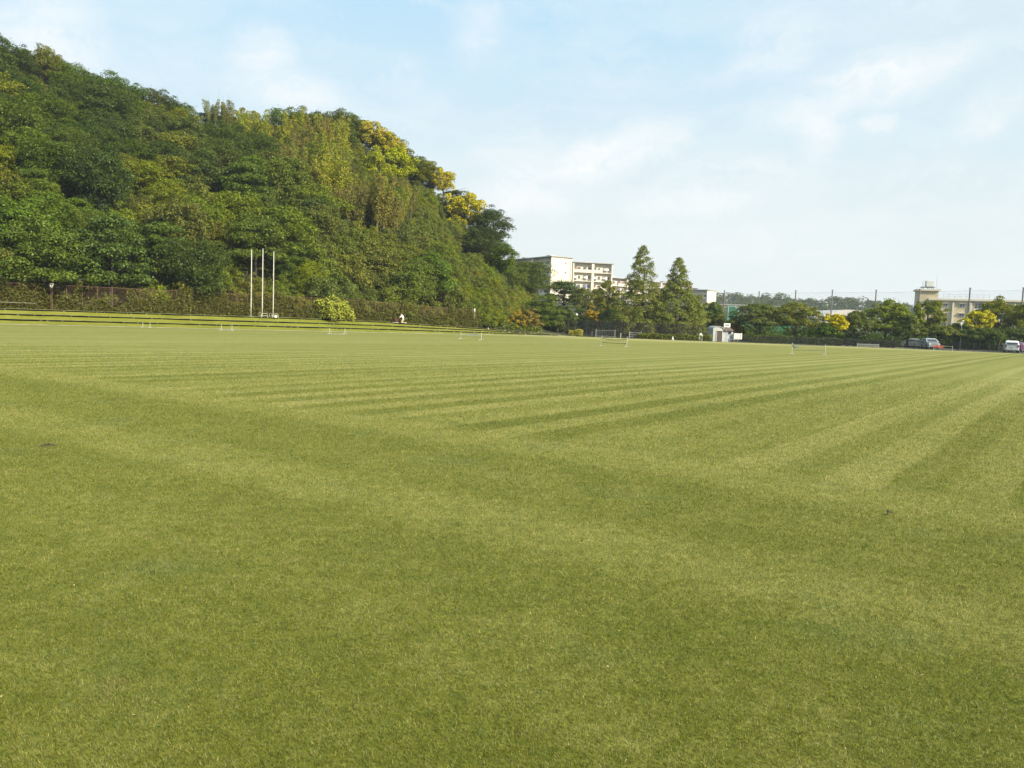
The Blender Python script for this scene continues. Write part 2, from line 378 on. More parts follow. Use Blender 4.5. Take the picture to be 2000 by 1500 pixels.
def litter():
    rng = np.random.default_rng(12); N = 300
    Y = 2.6*(16/2.6)**rng.random(N); X = (rng.random(N)*2-1)*(Y*.7+.4)
    v = leaves(np.stack([X, Y, .012+.01*rng.random(N)], 1), rng.normal(size=(N, 3))*.35+np.array([0, 0, 1]), .013, rng, aspect=.35)
    m, t = new_mat('dry_clipping'); out = t.n('ShaderNodeOutputMaterial'); ge = t.n('ShaderNodeNewGeometry')
    d = t.n('ShaderNodeBsdfDiffuse', {'Color': t.ramp(ge.outputs['Random Per Island'], [(0, (.10, .06, .03)), (.5, (.34, .26, .12)), (1, (.44, .38, .24))])}); t.t.links.new(d.outputs[0], out.inputs[0])
    tag(link_mesh('clippings', np_mesh('clippings', v, quadfaces(len(v)), m)), 'dry grass clippings scattered over the foreground lawn', 'clippings', kind='stuff')
    for px, py, s, lab in ((95, 873, .09, 'dark little twig lying on the lawn, left side of the foreground'), (1738, 1006, .05, 'small dark leaf scrap lying on the lawn, right foreground')):
        p = ground(px, py); e = empty('twig', (p.x, p.y, .012), .6, lab, 'twig')
        b = MB(); b.tube([(-s, 0, 0), (-.3*s, .12*s, .02), (.4*s, -.05*s, .012), (s, .1*s, .004)], [.006, .008, .007, .003], 6); b.build('stem', BARK_DK, e)
        b = MB(); b.tube([(-.2*s, .1*s, .018), (.1*s, .45*s, .02), (.3*s, .55*s, .005)], [.005, .012, .002], 6); b.build('leaf_remnant', BARK_DK, e)
litter()

# ------------------------------------------------------------------ grass terraces along the far left side
def resample(pts, step):
    P = np.array(pts, float)
    # Catmull-Rom smoothing
    out = []
    for i in range(len(P)-1):
        p0, p1, p2, p3 = P[max(i-1, 0)], P[i], P[i+1], P[min(i+2, len(P)-1)]
        for q in np.linspace(0, 1, 40, endpoint=False):
            out.append(0.5*((2*p1)+(-p0+p2)*q+(2*p0-5*p1+4*p2-p3)*q*q+(-p0+3*p1-3*p2+p3)*q**3))
    out.append(P[-1]); out = np.array(out)
    d = np.r_[0, np.cumsum(np.linalg.norm(np.diff(out, axis=0), axis=1))]
    s = np.arange(0, d[-1], step)
    return np.stack([np.interp(s, d, out[:, k]) for k in (0, 1)], 1)
ED = resample(EDGE, 1.2)
_t = np.gradient(ED, axis=0); _t = _t/np.linalg.norm(_t, axis=1)[:, None]
EN = np.stack([-_t[:, 1], _t[:, 0]], 1)                       # away from the pitch
_sx = np.array([project((p[0], p[1], 0))[0] if p[1] > 10 else -999 for p in ED])
EK = np.interp(_sx, [650, 783, 870, 1000, 1090, 1125], [1, .92, .76, .50, .18, .03])   # steps die out to the right
EW = np.interp(_sx, [700, 900, 1000, 1125], [1, .95, .8, .35])
def terr(i, o, z): return (ED[i, 0]+EN[i, 0]*o*EW[i], ED[i, 1]+EN[i, 1]*o*EW[i], z*EK[i])
TIERS = [(1.50, .30), (3.05, .73), (4.60, 1.16)]              # where each step edge stands: offset, height of the tread below it
STEP_H, STEP_W = .115, .40
def build_terraces():
    m, t = new_mat('terrace_turf')
    out = t.n('ShaderNodeOutputMaterial'); ge = t.n('ShaderNodeNewGeometry'); pos = ge.outputs['Position']
    c = t.ramp(t.math('ADD', t.math('MULTIPLY', t.noise(pos, .5, 5), .6), t.math('MULTIPLY', t.noise(pos, 4, 4, .7), .4)),
               [(.30, (.125, .140, .016)), (.5, (.185, .192, .026)), (.72, (.250, .240, .060))])
    d = t.n('ShaderNodeBsdfPrincipled', {'Base Color': c, 'Roughness': .95, 'Specular IOR Level': .05})
    bp = t.n('ShaderNodeBump', {'Strength': .8, 'Distance': .08, 'Height': t.noise(pos, 5, 4, .7)}); t.set(d, 'Normal', bp.outputs[0])
    t.t.links.new(d.outputs[0], out.inputs[0])
    n = len(ED)
    prof = [(-.02, -.03), (.10, .05), (.5, .10)]
    for o, z in TIERS:
        prof += [(o-.02, z), (o+STEP_W-.04, z-.03), (o+STEP_W, z+STEP_H+.03), (o+STEP_W+.2, z+STEP_H+.02)]
    prof += [(7.0, 1.34), (9.0, 1.40)]
    rng = random.Random(3)
    vs = []; fs = []
    for i in range(n):
        for k, (o, z) in enumerate(prof):
            vs.append(terr(i, o, z + (rng.uniform(-.02, .02) if k not in (0, 4, 5, 8, 9, 12, 13) else 0)))
    K = len(prof)
    for i in range(n-1):
        for k in range(K-1): fs.append((i*K+k, (i+1)*K+k, (i+1)*K+k+1, i*K+k+1))
    b = MB(); b.add(vs, fs)
    o = b.build('terrace', m); tag(o, kind='structure')
    # stone step rows: a slab on blocks over a slot, its shade painted near-black
    mossy = plain('mossy_stone', (.17, .18, .07), .95, var=.45, scale=1.5); stone = plain('step_stone', (.27, .26, .21), .9, var=.3, scale=1.5); dark = plain('slot_shade', (.022, .020, .016), .95, var=.4, scale=2)
    names = ['lowest long stone step of the grass terrace, next to the pitch', 'middle long stone step of the grass terrace', 'highest long stone step of the grass terrace, below the fence']
    blk = None
    last = max(i for i in range(n) if EK[i] > .12)
    for r, (o0, z0) in enumerate(TIERS):
        r0 = empty('stone_step', terr(60, o0, z0), 0, names[r], 'step', 'stone steps of the grass terrace')
        base = Vector(r0.location)
        b = MB(); vs = []; fs = []
        pr = [(o0-.12, z0+STEP_H), (o0-.12, z0+STEP_H+.028), (o0+STEP_W+.05, z0+STEP_H+.035), (o0+STEP_W+.05, z0+STEP_H)]
        for i in range(last+1):
            kz = 1.0
            for o_, z_ in pr:
                p = terr(i, o_, z0); vs.append((p[0]-base.x, p[1]-base.y, p[2]+(z_-z0)-base.z))
        for i in range(last):
            for k in range(4): fs.append((i*4+k, i*4+(k+1) % 4, (i+1)*4+(k+1) % 4, (i+1)*4+k))
        b.add(vs, fs); b.build('slab', mossy, r0)
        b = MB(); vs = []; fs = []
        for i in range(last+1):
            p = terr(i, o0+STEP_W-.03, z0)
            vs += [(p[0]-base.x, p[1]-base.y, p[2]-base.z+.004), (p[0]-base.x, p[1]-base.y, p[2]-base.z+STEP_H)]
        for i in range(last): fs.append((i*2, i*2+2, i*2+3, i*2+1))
        b.add(vs, fs); b.build('slot_shade_strip', dark, r0)  # near-black strip standing in for the shade at the slot's back
        i = 1
        first = max(0, last-96)
        for i in range(first, last):
            if rng.random() < .30: continue
            w = rng.choice((.06, .08, .10, .16))
            a = math.atan2(_t[i, 1], _t[i, 0])
            f = rng.random(); p = np.array(terr(i, o0+.10, z0))*(1-f) + np.array(terr(i+1, o0+.10, z0))*f
            mb = MB(); mb.box((0, 0, STEP_H/2+.002), (w, .17, STEP_H-.006)); blkobj = mb.build('block', stone, r0)
            blkobj.location = (p[0]-base.x, p[1]-base.y, p[2]-base.z); blkobj.rotation_euler = (0, 0, a)
build_terraces()
# low grey kerb where the lawn meets the terrace
b = MB(); vs = []; fs = []
for i in range(len(ED)):
    for o_, z_ in ((-.10, -.02), (-.10, .035), (.02, .04), (.02, -.02)): vs.append((ED[i, 0]+EN[i, 0]*o_, ED[i, 1]+EN[i, 1]*o_, z_))
for i in range(len(ED)-1):
    for k in range(4): fs.append((i*4+k, i*4+(k+1) % 4, (i+1)*4+(k+1) % 4, (i+1)*4+k))
b.add(vs, fs); tag(b.build('kerb', plain('kerb_concrete', (.24, .23, .19), .9, var=.4, scale=1)), kind='structure')
# ------------------------------------------------------------------ wooded hill
SIL = [(-420, 40), (-150, 74), (0, 80), (60, 82), (105, 97), (150, 122), (168, 138), (250, 148), (310, 172), (345, 186), (400, 200), (440, 216), (520, 222), (570, 220), (640, 214),
       (690, 222), (730, 240), (775, 268), (805, 294), (850, 325), (885, 358), (915, 388), (955, 412), (980, 455), (998, 505), (1030, 545), (1070, 575), (1120, 600), (1200, 620)]
SILA = sorted((math.atan2(ray(x, y)[0], 1.0), math.sin(math.atan2(ray(x, y)[2], math.hypot(ray(x, y)[0], 1)))/math.cos(math.atan2(ray(x, y)[2], math.hypot(ray(x, y)[0], 1)))) for x, y in SIL)
SA = np.array([a for a, _ in SILA]); ST = np.array([q for _, q in SILA])
FEN = np.array([terr(i, 7.2, 1.3) for i in range(len(ED))])                 # line of the foot of the hill
FA = np.arctan2(FEN[:, 0], FEN[:, 1]); FD = np.hypot(FEN[:, 0], FEN[:, 1])
_o = np.argsort(FA); FA, FD, FZ = FA[_o], FD[_o], FEN[_o, 2]
AX = lambda x: math.atan2(ray(x, 600)[0], 1.0)
def hill_d0(a): return np.interp(a, FA, FD) + 1.0
def hill_len(a): return np.interp(a, [AX(0), AX(600), AX(800), AX(1000), AX(1150)], [60, 56, 48, 38, 30])
def hill_z(a, t):
    d0 = hill_d0(a); L = hill_len(a); d1 = d0 + L
    zr = np.maximum(d1*np.interp(a, SA, ST) + EYE - np.interp(a, [AX(900), AX(990), AX(1050)], [6.8, 5.6, 5.5]), 0.4)
    z0 = np.interp(a, FA, FZ)
    tt = np.clip(t, 0, 1)
    g = tt**0.85
    z = z0 + (zr-z0)*g
    return np.where(t > 1, zr - np.minimum(9*np.maximum(np.asarray(t, float)-1, 0)**1.3, zr*.9), z)
def build_hill():
    A = np.linspace(rad(-52), AX(1190), 150); T = np.r_[np.linspace(0, 1, 40), np.linspace(1.05, 2.2, 14)]
    rng = np.random.default_rng(2)
    vs = []
    for a in A:
        for t in T:
            d = hill_d0(a) + t*hill_len(a)
            z = float(hill_z(a, t)) + (rng.random()-.5)*(.7 if t > .03 else .05)
            vs.append((d*math.sin(a), d*math.cos(a), z))
    K = len(T); i, k = np.meshgrid(np.arange(len(A)-1), np.arange(K-1), indexing='ij')
    q = (i*K+k).ravel(); f = np.stack([q, q+1, q+K+1, q+K], 1)[:, ::-1]
    tag(link_mesh('hill', np_mesh('hill', vs, f, SOIL, True)), kind='structure')
build_hill()

# ------------------------------------------------------------------ foliage makers
def clump_points(c, r, flat, n, rng, up=.35, droop=0.0):
    d = rng.normal(size=(n, 3)); d[:, 2] += up*1.3; d /= np.linalg.norm(d, axis=1)[:, None]
    q = (0.45+0.55*np.sqrt(rng.random(n)))[:, None]
    P = d*q*r; P[:, 2] *= flat
    if droop: P[:, 2] -= droop*(P[:, 0]**2+P[:, 1]**2)/max(r, .1)
    N = d*.80 + rng.normal(size=(n, 3))*.36; N[:, 2] += .45
    return P+c, N
def crown(seed, w, h, n_clump=46, cr=(.75, 1.45), flat=.62, n_leaf=6500, size=.30, shape='round', z0=0.0, up=.75, droop=0.0):
    """crown of leaf clumps; base at z0, w wide, h tall. shapes: round, layer, cone, dome, spread"""
    rng = np.random.default_rng(seed); C = []; RR = []
    sx = rng.uniform(.88, 1.12); ph = rng.random(3)*6.28
    tries = 0
    while len(C) < n_clump and tries < 4000:
        tries += 1
        r = rng.uniform(*cr)
        if shape == 'cone':
            q = rng.random()**1.5; rr = (w/2)*(1-q)**.88*(1+.13*math.sin(9*q+ph[0])) + .15
            an = rng.random()*6.283; rad_ = max(rr-r*.45*(1-q), 0.02)*(rng.random()**.3)
            c = np.array([math.cos(an)*rad_, math.sin(an)*rad_, z0+q*h*.97+.2]); r = r*(1.02-.72*q)
        else:
            d = rng.normal(size=3); d /= np.linalg.norm(d)
            lob = 1 + .16*math.sin(3*math.atan2(d[1], d[0])+ph[0]) + .10*math.sin(5*math.atan2(d[1], d[0])+ph[1]) + .1*math.sin(4*d[2]+ph[2])
            q = (rng.uniform(.15, 1.0))**.42
            if shape == 'layer':
                lv = rng.integers(0, 5); zz = (lv+.5+rng.uniform(-.18, .18))/5
                an = rng.random()*6.283; prof = math.sin(math.pi*min(.97, .25+.62*zz))**.7*(1.12-.45*zz)
                rad_ = (w/2-r*.5)*prof*rng.random()**.5*lob
                c = np.array([math.cos(an)*rad_*sx, math.sin(an)*rad_/sx, z0+.4+zz*(h-.9)-.06*rad_])
            elif shape == 'spread':
                an = rng.random()*6.283; rad_ = (w/2-r*.45)*rng.random()**.55*lob
                top = h*(1-.55*(rad_/(w/2))**2)
                c = np.array([math.cos(an)*rad_*sx, math.sin(an)*rad_/sx, z0+max(.25*h, top-r*.4-rng.random()**1.6*h*.55)])
            else:
                c = np.array([d[0]*(w/2-r*.55)*sx*q*lob, d[1]*(w/2-r*.55)/sx*q*lob, z0+h/2+d[2]*(h/2-r*.45)*q*lob])
        if shape == 'dome': c[2] = z0 + r*.35 + abs(d[2])*q*lob*(h-r*.8)
        if any((np.sum((c-o)**2) < (.52*min(r, r2))**2) for o, r2 in zip(C, RR)): continue
        C.append(c); RR.append(r)
    wts = np.array([r**2 for r in RR]); wts /= wts.sum()
    P = []; N = []
    for c, r, wt in zip(C, RR, wts):
        p, nn = clump_points(c, r*rng.uniform(.85, 1.15), flat*rng.uniform(.85, 1.2), int(n_leaf*wt)+6, rng, up, droop)
        P.append(p); N.append(nn)
    # a few stray sprigs break the outline
    k = int(n_leaf*.05); idx = rng.integers(0, len(C), k)
    d = rng.normal(size=(k, 3)); d /= np.linalg.norm(d, axis=1)[:, None]; d[:, 2] = np.abs(d[:, 2])*.8
    rr = np.array(RR)[idx][:, None]
    P.append(np.array(C)[idx]+d*rr*rng.uniform(.9, 1.35, (k, 1))); N.append(rng.normal(size=(k, 3)))
    P = np.concatenate(P); N = np.concatenate(N)
    v = leaves(P, N, size, rng)
    return v, C, RR
def trunk_mesh(seed, h, r, C, z0, mat, nlimb=9, lean=.05, name='trunk'):
    """tapered trunk with limbs that reach into the crown clumps"""
    rr = random.Random(seed); b = MB()
    top = Vector((rr.uniform(-lean, lean)*h, rr.uniform(-lean, lean)*h, h))
    pts = [Vector((0, 0, -.35)), Vector((0, 0, .12)), top*.35+Vector((rr.uniform(-.05, .05)*h, rr.uniform(-.05, .05)*h, 0)), top*.7, top]
    b.tube(pts, [r*1.55, r*1.12, r*.88, r*.55, r*.18], 8)
    Cs = sorted(C, key=lambda c: -math.hypot(c[0], c[1]))[:max(nlimb*2, 1)]
    rr.shuffle(Cs)
    for c in Cs[:nlimb]:
        c = Vector(c); f = min(.85, max(.28, (c.z-.25*math.hypot(c.x, c.y))/max(h, .1)*.75)); s = top*f
        mid = s.lerp(c, .55)+Vector((0, 0, .10*(c-s).length))
        b.tube([s, mid, c], [r*.42, r*.26, r*.08], 6)
    bm = MB(); bm.v, bm.f = b.v, b.f
    me = bpy.data.meshes.new(name); me.from_pydata(b.v, [], b.f); me.update()
    me.polygons.foreach_set('use_smooth', np.ones(len(me.polygons), bool)); me.materials.append(mat); return me
class Kind:
    """a tree kind: crown mesh + trunk mesh, reused by obj copies"""
    def __init__(s, seed, mat, w, h, th, tr=.16, bark=None, crown_name='crown', **kw):
        z0 = th
        v, C, RR = crown(seed, w, h, z0=z0, **kw)
        s.crown = np_mesh(crown_name, v, quadfaces(len(v)), mat)
        s.trunk = trunk_mesh(seed, th+h*.72, tr, C, z0, bark or BARK_DK, nlimb=8)
        s.w, s.h = w, th+h
    def place(s, name, loc, rz, label, cat, group=None, scale=(1, 1, 1)):
        e = empty(name, loc, rz, label, cat, group, scale)
        link_mesh('crown', s.crown, e); link_mesh('trunk', s.trunk, e); return e

def bamboo_kind(seed, mat, n=11):
    rng = np.random.default_rng(seed); P = []; N = []; b = MB()
    for k in range(n):
        an = rng.random()*6.28; q = rng.random()**.5*1.5; x, y = math.cos(an)*q, math.sin(an)*q
        h = rng.uniform(6.2, 9.4); bend = rng.uniform(.4, 1.7); ba = an+rng.uniform(-.8, .8)
        def pt(f): return np.array([x+math.cos(ba)*bend*f**2.4, y+math.sin(ba)*bend*f**2.4, h*f*(1-.06*f*f)])
        b.tube([pt(f)-np.array([0, 0, .3*(f == 0)]) for f in (0, .3, .6, .85, 1)], [.05, .045, .035, .02, .008], 5)
        m = 430; f = .28+.74*rng.random(m)**.8
        for i in range(m):
            p = pt(min(f[i], 1.0)); sp = .18+.75*math.sin(math.pi*min(1, (f[i]-.2)/.85))**.8*rng.random()
            a2 = rng.random()*6.28
            P.append(p+np.array([math.cos(a2)*sp, math.sin(a2)*sp, -.35*sp*rng.random()])); N.append([math.cos(a2)*.8+rng.normal()*.5, math.sin(a2)*.8+rng.normal()*.5, .45+rng.normal()*.3])
    v = leaves(np.array(P), np.array(N), .27, rng, aspect=.42)
    k = Kind.__new__(Kind); k.crown = np_mesh('crown', v, quadfaces(len(v)), mat)
    me = bpy.data.meshes.new('culms'); me.from_pydata(b.v, [], b.f); me.update(); me.materials.append(CULM); k.trunk = me; k.w, k.h = 4.2, 8
    def place(name, loc, rz, label, cat, group=None, scale=(1, 1, 1)):
        e = empty(name, loc, rz, label, cat, group, scale); link_mesh('foliage', k.crown, e); link_mesh('culms', k.trunk, e); return e
    k.place = place; return k

KD = [Kind(100+i, L_DARK, 7.4, 6.4, .7, n_clump=120, n_leaf=17825, size=0.180, flat=.68, cr=(.45, 1.15)) for i in range(4)]
KP = [Kind(140+i, L_DEEP, 7.0, 6.8, .7, n_clump=110, n_leaf=16275, size=0.176, flat=.66, cr=(.45, 1.1)) for i in range(3)]
KL = [Kind(120+i, L_LAYER, 8.0, 6.6, .8, n_clump=100, n_leaf=17825, size=0.188, flat=.46, cr=(.5, 1.2), shape='spread' if i % 2 else 'layer', droop=.18) for i in range(4)]
KM = [Kind(160+i, L_MID, 6.6, 5.8, .5, n_clump=110, n_leaf=15500, size=0.180, flat=.68, cr=(.4, 1.05)) for i in range(3)]
KO = [Kind(180+i, L_OLIVE, 6.6, 5.8, .5, n_clump=105, n_leaf=14725, size=0.180, flat=.68, cr=(.4, 1.05)) for i in range(3)]
KV = [Kind(200+i, L_VINE, 5.4, 3.4, .1, n_clump=100, n_leaf=13950, size=0.164, flat=.85, cr=(.3, .85), shape='dome') for i in range(4)]
KY = [Kind(220+i, L_YELLOW, 6.0, 4.8, .6, n_clump=64, n_leaf=10540, size=0.192, flat=.8, cr=(.45, .85)) for i in range(3)]
KLI = [Kind(240+i, L_LIME, 5.2, 6.0, .6, n_clump=60, n_leaf=9920, size=0.200, flat=.85, cr=(.45, .9)) for i in range(2)]
KB = [bamboo_kind(260+i, L_BAMBOO) for i in range(3)]
KBB = [bamboo_kind(280+i, L_BAMBROWN, 9) for i in range(2)]

def in_poly(x, y, P):
    c = False; j = len(P)-1
    for i in range(len(P)):
        if (P[i][1] > y) != (P[j][1] > y) and x < (P[j][0]-P[i][0])*(y-P[i][1])/(P[j][1]-P[i][1])+P[i][0]: c = not c
        j = i
    return c
BAMB = [(415, 215), (470, 215), (540, 232), (590, 252), (650, 270), (705, 305), (750, 335), (805, 375), (815, 430), (735, 432), (640, 405), (560, 350), (505, 300), (450, 275)]
def hill_pt(a, t):
    d = float(hill_d0(a)+t*hill_len(a)); return Vector((d*math.sin(a), d*math.cos(a), float(hill_z(a, t))))
def find_hill(px, py, hh):
    """hill spot where something hh tall shows its middle at a photo point"""
    best = None
    for t in np.linspace(.01, 1.05, 105):
        a = AX(px)
        for _ in range(3):
            p = hill_pt(a, t); q = project((p.x, p.y, p.z+hh)); a += (px-q[0])/FPX*.9
        e = abs(q[1]-py)
        if best is None or e < best[0]: best = (e, p)
    return best[1]
HILL_SPOTS = []; SHOW = []
def near(p, r): return any((p.x-q.x)**2+(p.y-q.y)**2 < (r*s)**2 for q, s in HILL_SPOTS)
def build_hill_trees():
    rr = random.Random(21)
    # trees one can point to
    special = [
        (KY[0], 908, 412, 1.4, 'blossoming_tree', 'large bright yellow blossoming tree on the right shoulder of the hill', 'tree', 'yellow blossoming trees near the hill crest'),
        (KY[1], 722, 264, .95, 'blossoming_tree', 'bright yellow blossoming tree under the dark crest trees, leftmost of the yellow ones', 'tree', 'yellow blossoming trees near the hill crest'),
        (KY[2], 750, 276, .85, 'blossoming_tree', 'small yellow blossoming tree just right of the leftmost yellow tree', 'tree', 'yellow blossoming trees near the hill crest'),
        (KY[0], 778, 272, .60, 'blossoming_tree', 'yellow blossoming treetop against the sky at the hill crest', 'tree', 'yellow blossoming trees near the hill crest'),
        (KO[1], 838, 335, .80, 'broadleaf_tree', 'yellowish olive tree on the skyline above the large bright yellow tree', 'tree', None),
        (KY[1], 866, 352, .85, 'blossoming_tree', 'dull yellow tree on the skyline between the olive tree and the large yellow tree', 'tree', 'yellow blossoming trees near the hill crest'),
        (KLI[0], 783, 318, 1.15, 'broadleaf_tree', 'tall lime green tree below the crest, right of the bamboo', 'tree', 'lime green trees beside the bamboo'),
        (KLI[1], 738, 320, .95, 'broadleaf_tree', 'shorter lime green tree between the bamboo and the tall lime tree', 'tree', 'lime green trees beside the bamboo'),
        (KP[0], 962, 440, 1.2, 'broadleaf_tree', 'dark tree leaning over the right end of the hill, beside the large yellow tree', 'tree', None),
        (KM[0], 90, 128, .85, 'broadleaf_tree', 'light green tree near the top left crest of the hill', 'tree', None),
        (KB[0], 445, 205, .66, 'bamboo_clump', 'pale feathery bamboo tip standing above the skyline, the taller of two', 'bamboo', 'pale bamboo tips on the skyline'),
        (KB[1], 412, 211, .55, 'bamboo_clump', 'pale feathery bamboo tip on the skyline, shorter and left of the tallest tip', 'bamboo', 'pale bamboo tips on the skyline'),
        (KP[1], 935, 470, .95, 'broadleaf_tree', 'dark tree below the large yellow tree near the right end of the hill', 'tree', None),
        (KD[2], 978, 500, .95, 'broadleaf_tree', 'dark green tree on the right hill edge, below the leaning dark tree', 'tree', None),
        (KM[1], 1003, 545, .80, 'broadleaf_tree', 'green tree at the foot of the right hill edge, left of the spreading tree', 'tree', None),
        (KL[0], 215, 488, 1.15, 'layered_tree', 'spreading layered tree overhanging the bare stretch of brown fence', 'tree', None),
        (KL[1], 500, 470, 1.05, 'layered_tree', 'layered pale green tree directly behind the three white poles', 'tree', None),
    ]
    for k, x, y, s, nm, lab, cat, grp in special:
        p = find_hill(x, y, k.h*s*.55); HILL_SPOTS.append((p, s*.85)); SHOW.append((x, y, k.w*s*FPX/p.length*.5, k.h*s*FPX/p.length*.5, p.length))
        dz = min(3.2, max(0.0, (project((p.x, p.y, p.z+k.h*s*.55))[1]-y)*p.length/FPX))       # taller on its trunk where the crest would hide it
        e = k.place(nm, (p.x, p.y, p.z-.2+dz), rr.uniform(0, 6.28), lab, cat, grp, (s, s, s*rr.uniform(.95, 1.05)))
        if dz > .05:
            for ch in e.children:
                if ch.name.split('.')[0] in ('trunk', 'culms'): ch.location.z = -dz/s; ch.scale.z = 1+dz/s/(k.h*.75)
    def hides(p, s, w=7.0, h=7.0):
        L = p.length; tx, ty = project((p.x, p.y, p.z+h*s)); hw = w*s*FPX/L*.5
        return any(L < l and abs(tx-sx) < hw*.8+sw*.8 and ty < sy+sh*.55 and ty > sy-sh*3 for sx, sy, sw, sh, l in SHOW)
    n = 0; tries = 0; cnt = {}
    while tries < 16000:
        tries += 1
        a = rr.uniform(AX(-190), AX(1075)); t = rr.uniform(-.01, 1.10)
        p = hill_pt(a, max(t, .005)); q = project((p.x, p.y, p.z+3.2)); x, y = q
        if near(p, 3.8 if x < 560 else 3.2): continue
        s = rr.uniform(.72, 1.18); u = rr.random()
        low = hides(p, s)                        # something lower here, or the blossoms behind would not show
        if low and hides(p, .75, 5, 3.0): continue
        if x > 985 and t < .25: continue
        right = x > 560 and y > 415 + max(0, (x-760)*.10)
        if low:
            k = rr.choice(KV); s = .75; nm, lab, cat, grp = 'vine_covered_bush', 'low leafy bush below the yellow and lime trees on the hillside', 'bush', 'low bushes below the yellow trees'; HILL_SPOTS.append((p, .6))
        elif in_poly(x, y, BAMB) and not (x > 525 and y < 268):
            brown = x > 690 and y > 335 and u < .75
            k = rr.choice(KBB) if (brown or u < .18) else (rr.choice(KB) if u < .9 else rr.choice(KM))
            if k in KM: nm, lab, cat, grp = 'broadleaf_tree', 'small green tree among the yellowish bamboo on the hillside', 'tree', 'green trees among the bamboo'
            elif k in KBB: nm, lab, cat, grp = 'bamboo_clump', 'brownish feathery bamboo clump on the hillside below the yellow trees', 'bamboo', 'brownish bamboo on the hillside'
            else: nm, lab, cat, grp = 'bamboo_clump', 'yellowish green feathery bamboo clump on the middle of the hillside', 'bamboo', 'yellowish bamboo on the hillside'
            s *= .85; HILL_SPOTS.append((p, s*.80))
        elif right:
            k = rr.choice(KV) if u < .72 else (rr.choice(KM) if u < .88 else rr.choice(KL)); 
            if k in KV: nm, lab, cat, grp = 'vine_covered_bush', 'vine-covered green bush on the steep lower right slope of the hill', 'bush', 'vine-covered bushes on the lower right slope'; s *= 1.05
            else: nm, lab, cat, grp = 'broadleaf_tree', 'green tree standing out of the bushes on the lower right slope of the hill', 'tree', 'trees on the lower right slope'; s *= .78
            HILL_SPOTS.append((p, s*.78))
        elif 225 < x < 430 and 315 < y < 470 and u < .75:
            k = rr.choice(KV) if u < .5 else rr.choice(KO)
            nm, lab, cat, grp = ('vine_covered_bush', 'olive vine-covered bush in the clearing on the middle left slope', 'bush', 'bushes in the clearing on the left slope') if k in KV else ('broadleaf_tree', 'olive tree in the clearing on the middle left slope', 'tree', 'olive trees in the clearing on the left slope')
            HILL_SPOTS.append((p, s*.8))
        elif y > 370:
            k = rr.choice(KL) if u < .55 else (rr.choice(KD) if u < .75 else (rr.choice(KM) if u < .88 else rr.choice(KV)))
            if k in KL: nm, lab, cat, grp = 'layered_tree', 'green tree with flat layered branches on the lower left slope', 'tree', 'layered trees on the lower left slope'
            elif k in KV: nm, lab, cat, grp = 'vine_covered_bush', 'leafy bush between the layered trees on the lower left slope', 'bush', 'bushes on the lower left slope'
            else: nm, lab, cat, grp = 'broadleaf_tree', 'round-crowned green tree on the lower left slope', 'tree', 'round trees on the lower left slope'
            HILL_SPOTS.append((p, s))
        else:
            k = rr.choice(KD) if u < .42 else (rr.choice(KP) if u < .64 else (rr.choice(KM) if u < .80 else (rr.choice(KO) if u < .9 else rr.choice(KL))))
            if t > .86: lab, grp = 'round-crowned tree on the skyline along the crest of the hill', 'trees along the hill crest'
            elif k in KO: lab, grp = 'olive round-crowned tree on the upper hillside', 'olive trees on the upper hillside'
            elif k in KL: lab, grp = 'tree with flat layered branches on the upper hillside', 'layered trees on the upper hillside'
            elif k in KM: lab, grp = 'mid green round-crowned tree on the upper hillside', 'mid green trees on the upper hillside'
            else: lab, grp = 'dark green round-crowned tree on the upper hillside', 'dark trees on the upper hillside'
            nm, cat = 'broadleaf_tree', 'tree'; HILL_SPOTS.append((p, s))
        k.place(nm, (p.x, p.y, p.z-.25), rr.uniform(0, 6.28), lab, cat, grp, (s*rr.uniform(.92, 1.1), s*rr.uniform(.92, 1.1), s*rr.uniform(.85, 1.12)))
        cnt[lab] = cnt.get(lab, 0)+1; n += 1
    print('HILL TREES', n, cnt)
    # undergrowth that fills the gaps between the trees: one mass of leaves over the slope
    rng = np.random.default_rng(8); N = 70000
    a = rng.uniform(AX(-160), AX(1060), N); t = np.clip(rng.random(N)*1.05, .005, 1.05)
    d = hill_d0(a)+t*hill_len(a); z = hill_z(a, t) + .1 + rng.random(N)**1.6*1.0*(.6+.6*np.sin(a*170)*np.sin(d*1.1))
    P = np.stack([d*np.sin(a), d*np.cos(a), z], 1); Nn = rng.normal(size=(N, 3))*.7 + np.array([.45, -.45, .75])
    v = leaves(P, Nn, .36, rng)
    tag(link_mesh('undergrowth', np_mesh('undergrowth', v, quadfaces(len(v)), L_UNDER)), 'leafy undergrowth covering the hillside between the trees', 'undergrowth', kind='stuff')
build_hill_trees()
# ------------------------------------------------------------------ common materials for built things
WHITE = plain('white_paint', (.78, .77, .72), .5, var=.06)
OFFWHITE = plain('offwhite_metal', (.62, .62, .58), .5, var=.12)
GREYM = plain('grey_metal', (.30, .31, .30), .45, .3, var=.15)
DARKM = plain('dark_metal', (.045, .042, .040), .6, .2, var=.2)
RUST = plain('brown_fence_paint', (.115, .062, .040), .75, var=.35, scale=5)
BLACK = plain('black_rubber', (.018, .018, .020), .8, var=.2)
APGLASS = plain('curtained_glass', (.13, .13, .125), .3, var=.5, scale=.5)
GLASS = plain('dark_glass', (.035, .042, .050), .12, var=.25, scale=1.0, spec=.7)
CONC = plain('concrete', (.36, .35, .32), .85, var=.18, scale=1.2)
CREAM = plain('cream_wall', (.68, .62, .50), .85, var=.07, scale=.35)
PALE = plain('pale_wall', (.62, .61, .56), .85, var=.07, scale=.35)
TAN = plain('tan_wall', (.50, .42, .27), .9, var=.08, scale=.3)
TANL = plain('tan_trim', (.62, .56, .43), .9, var=.08, scale=.3)
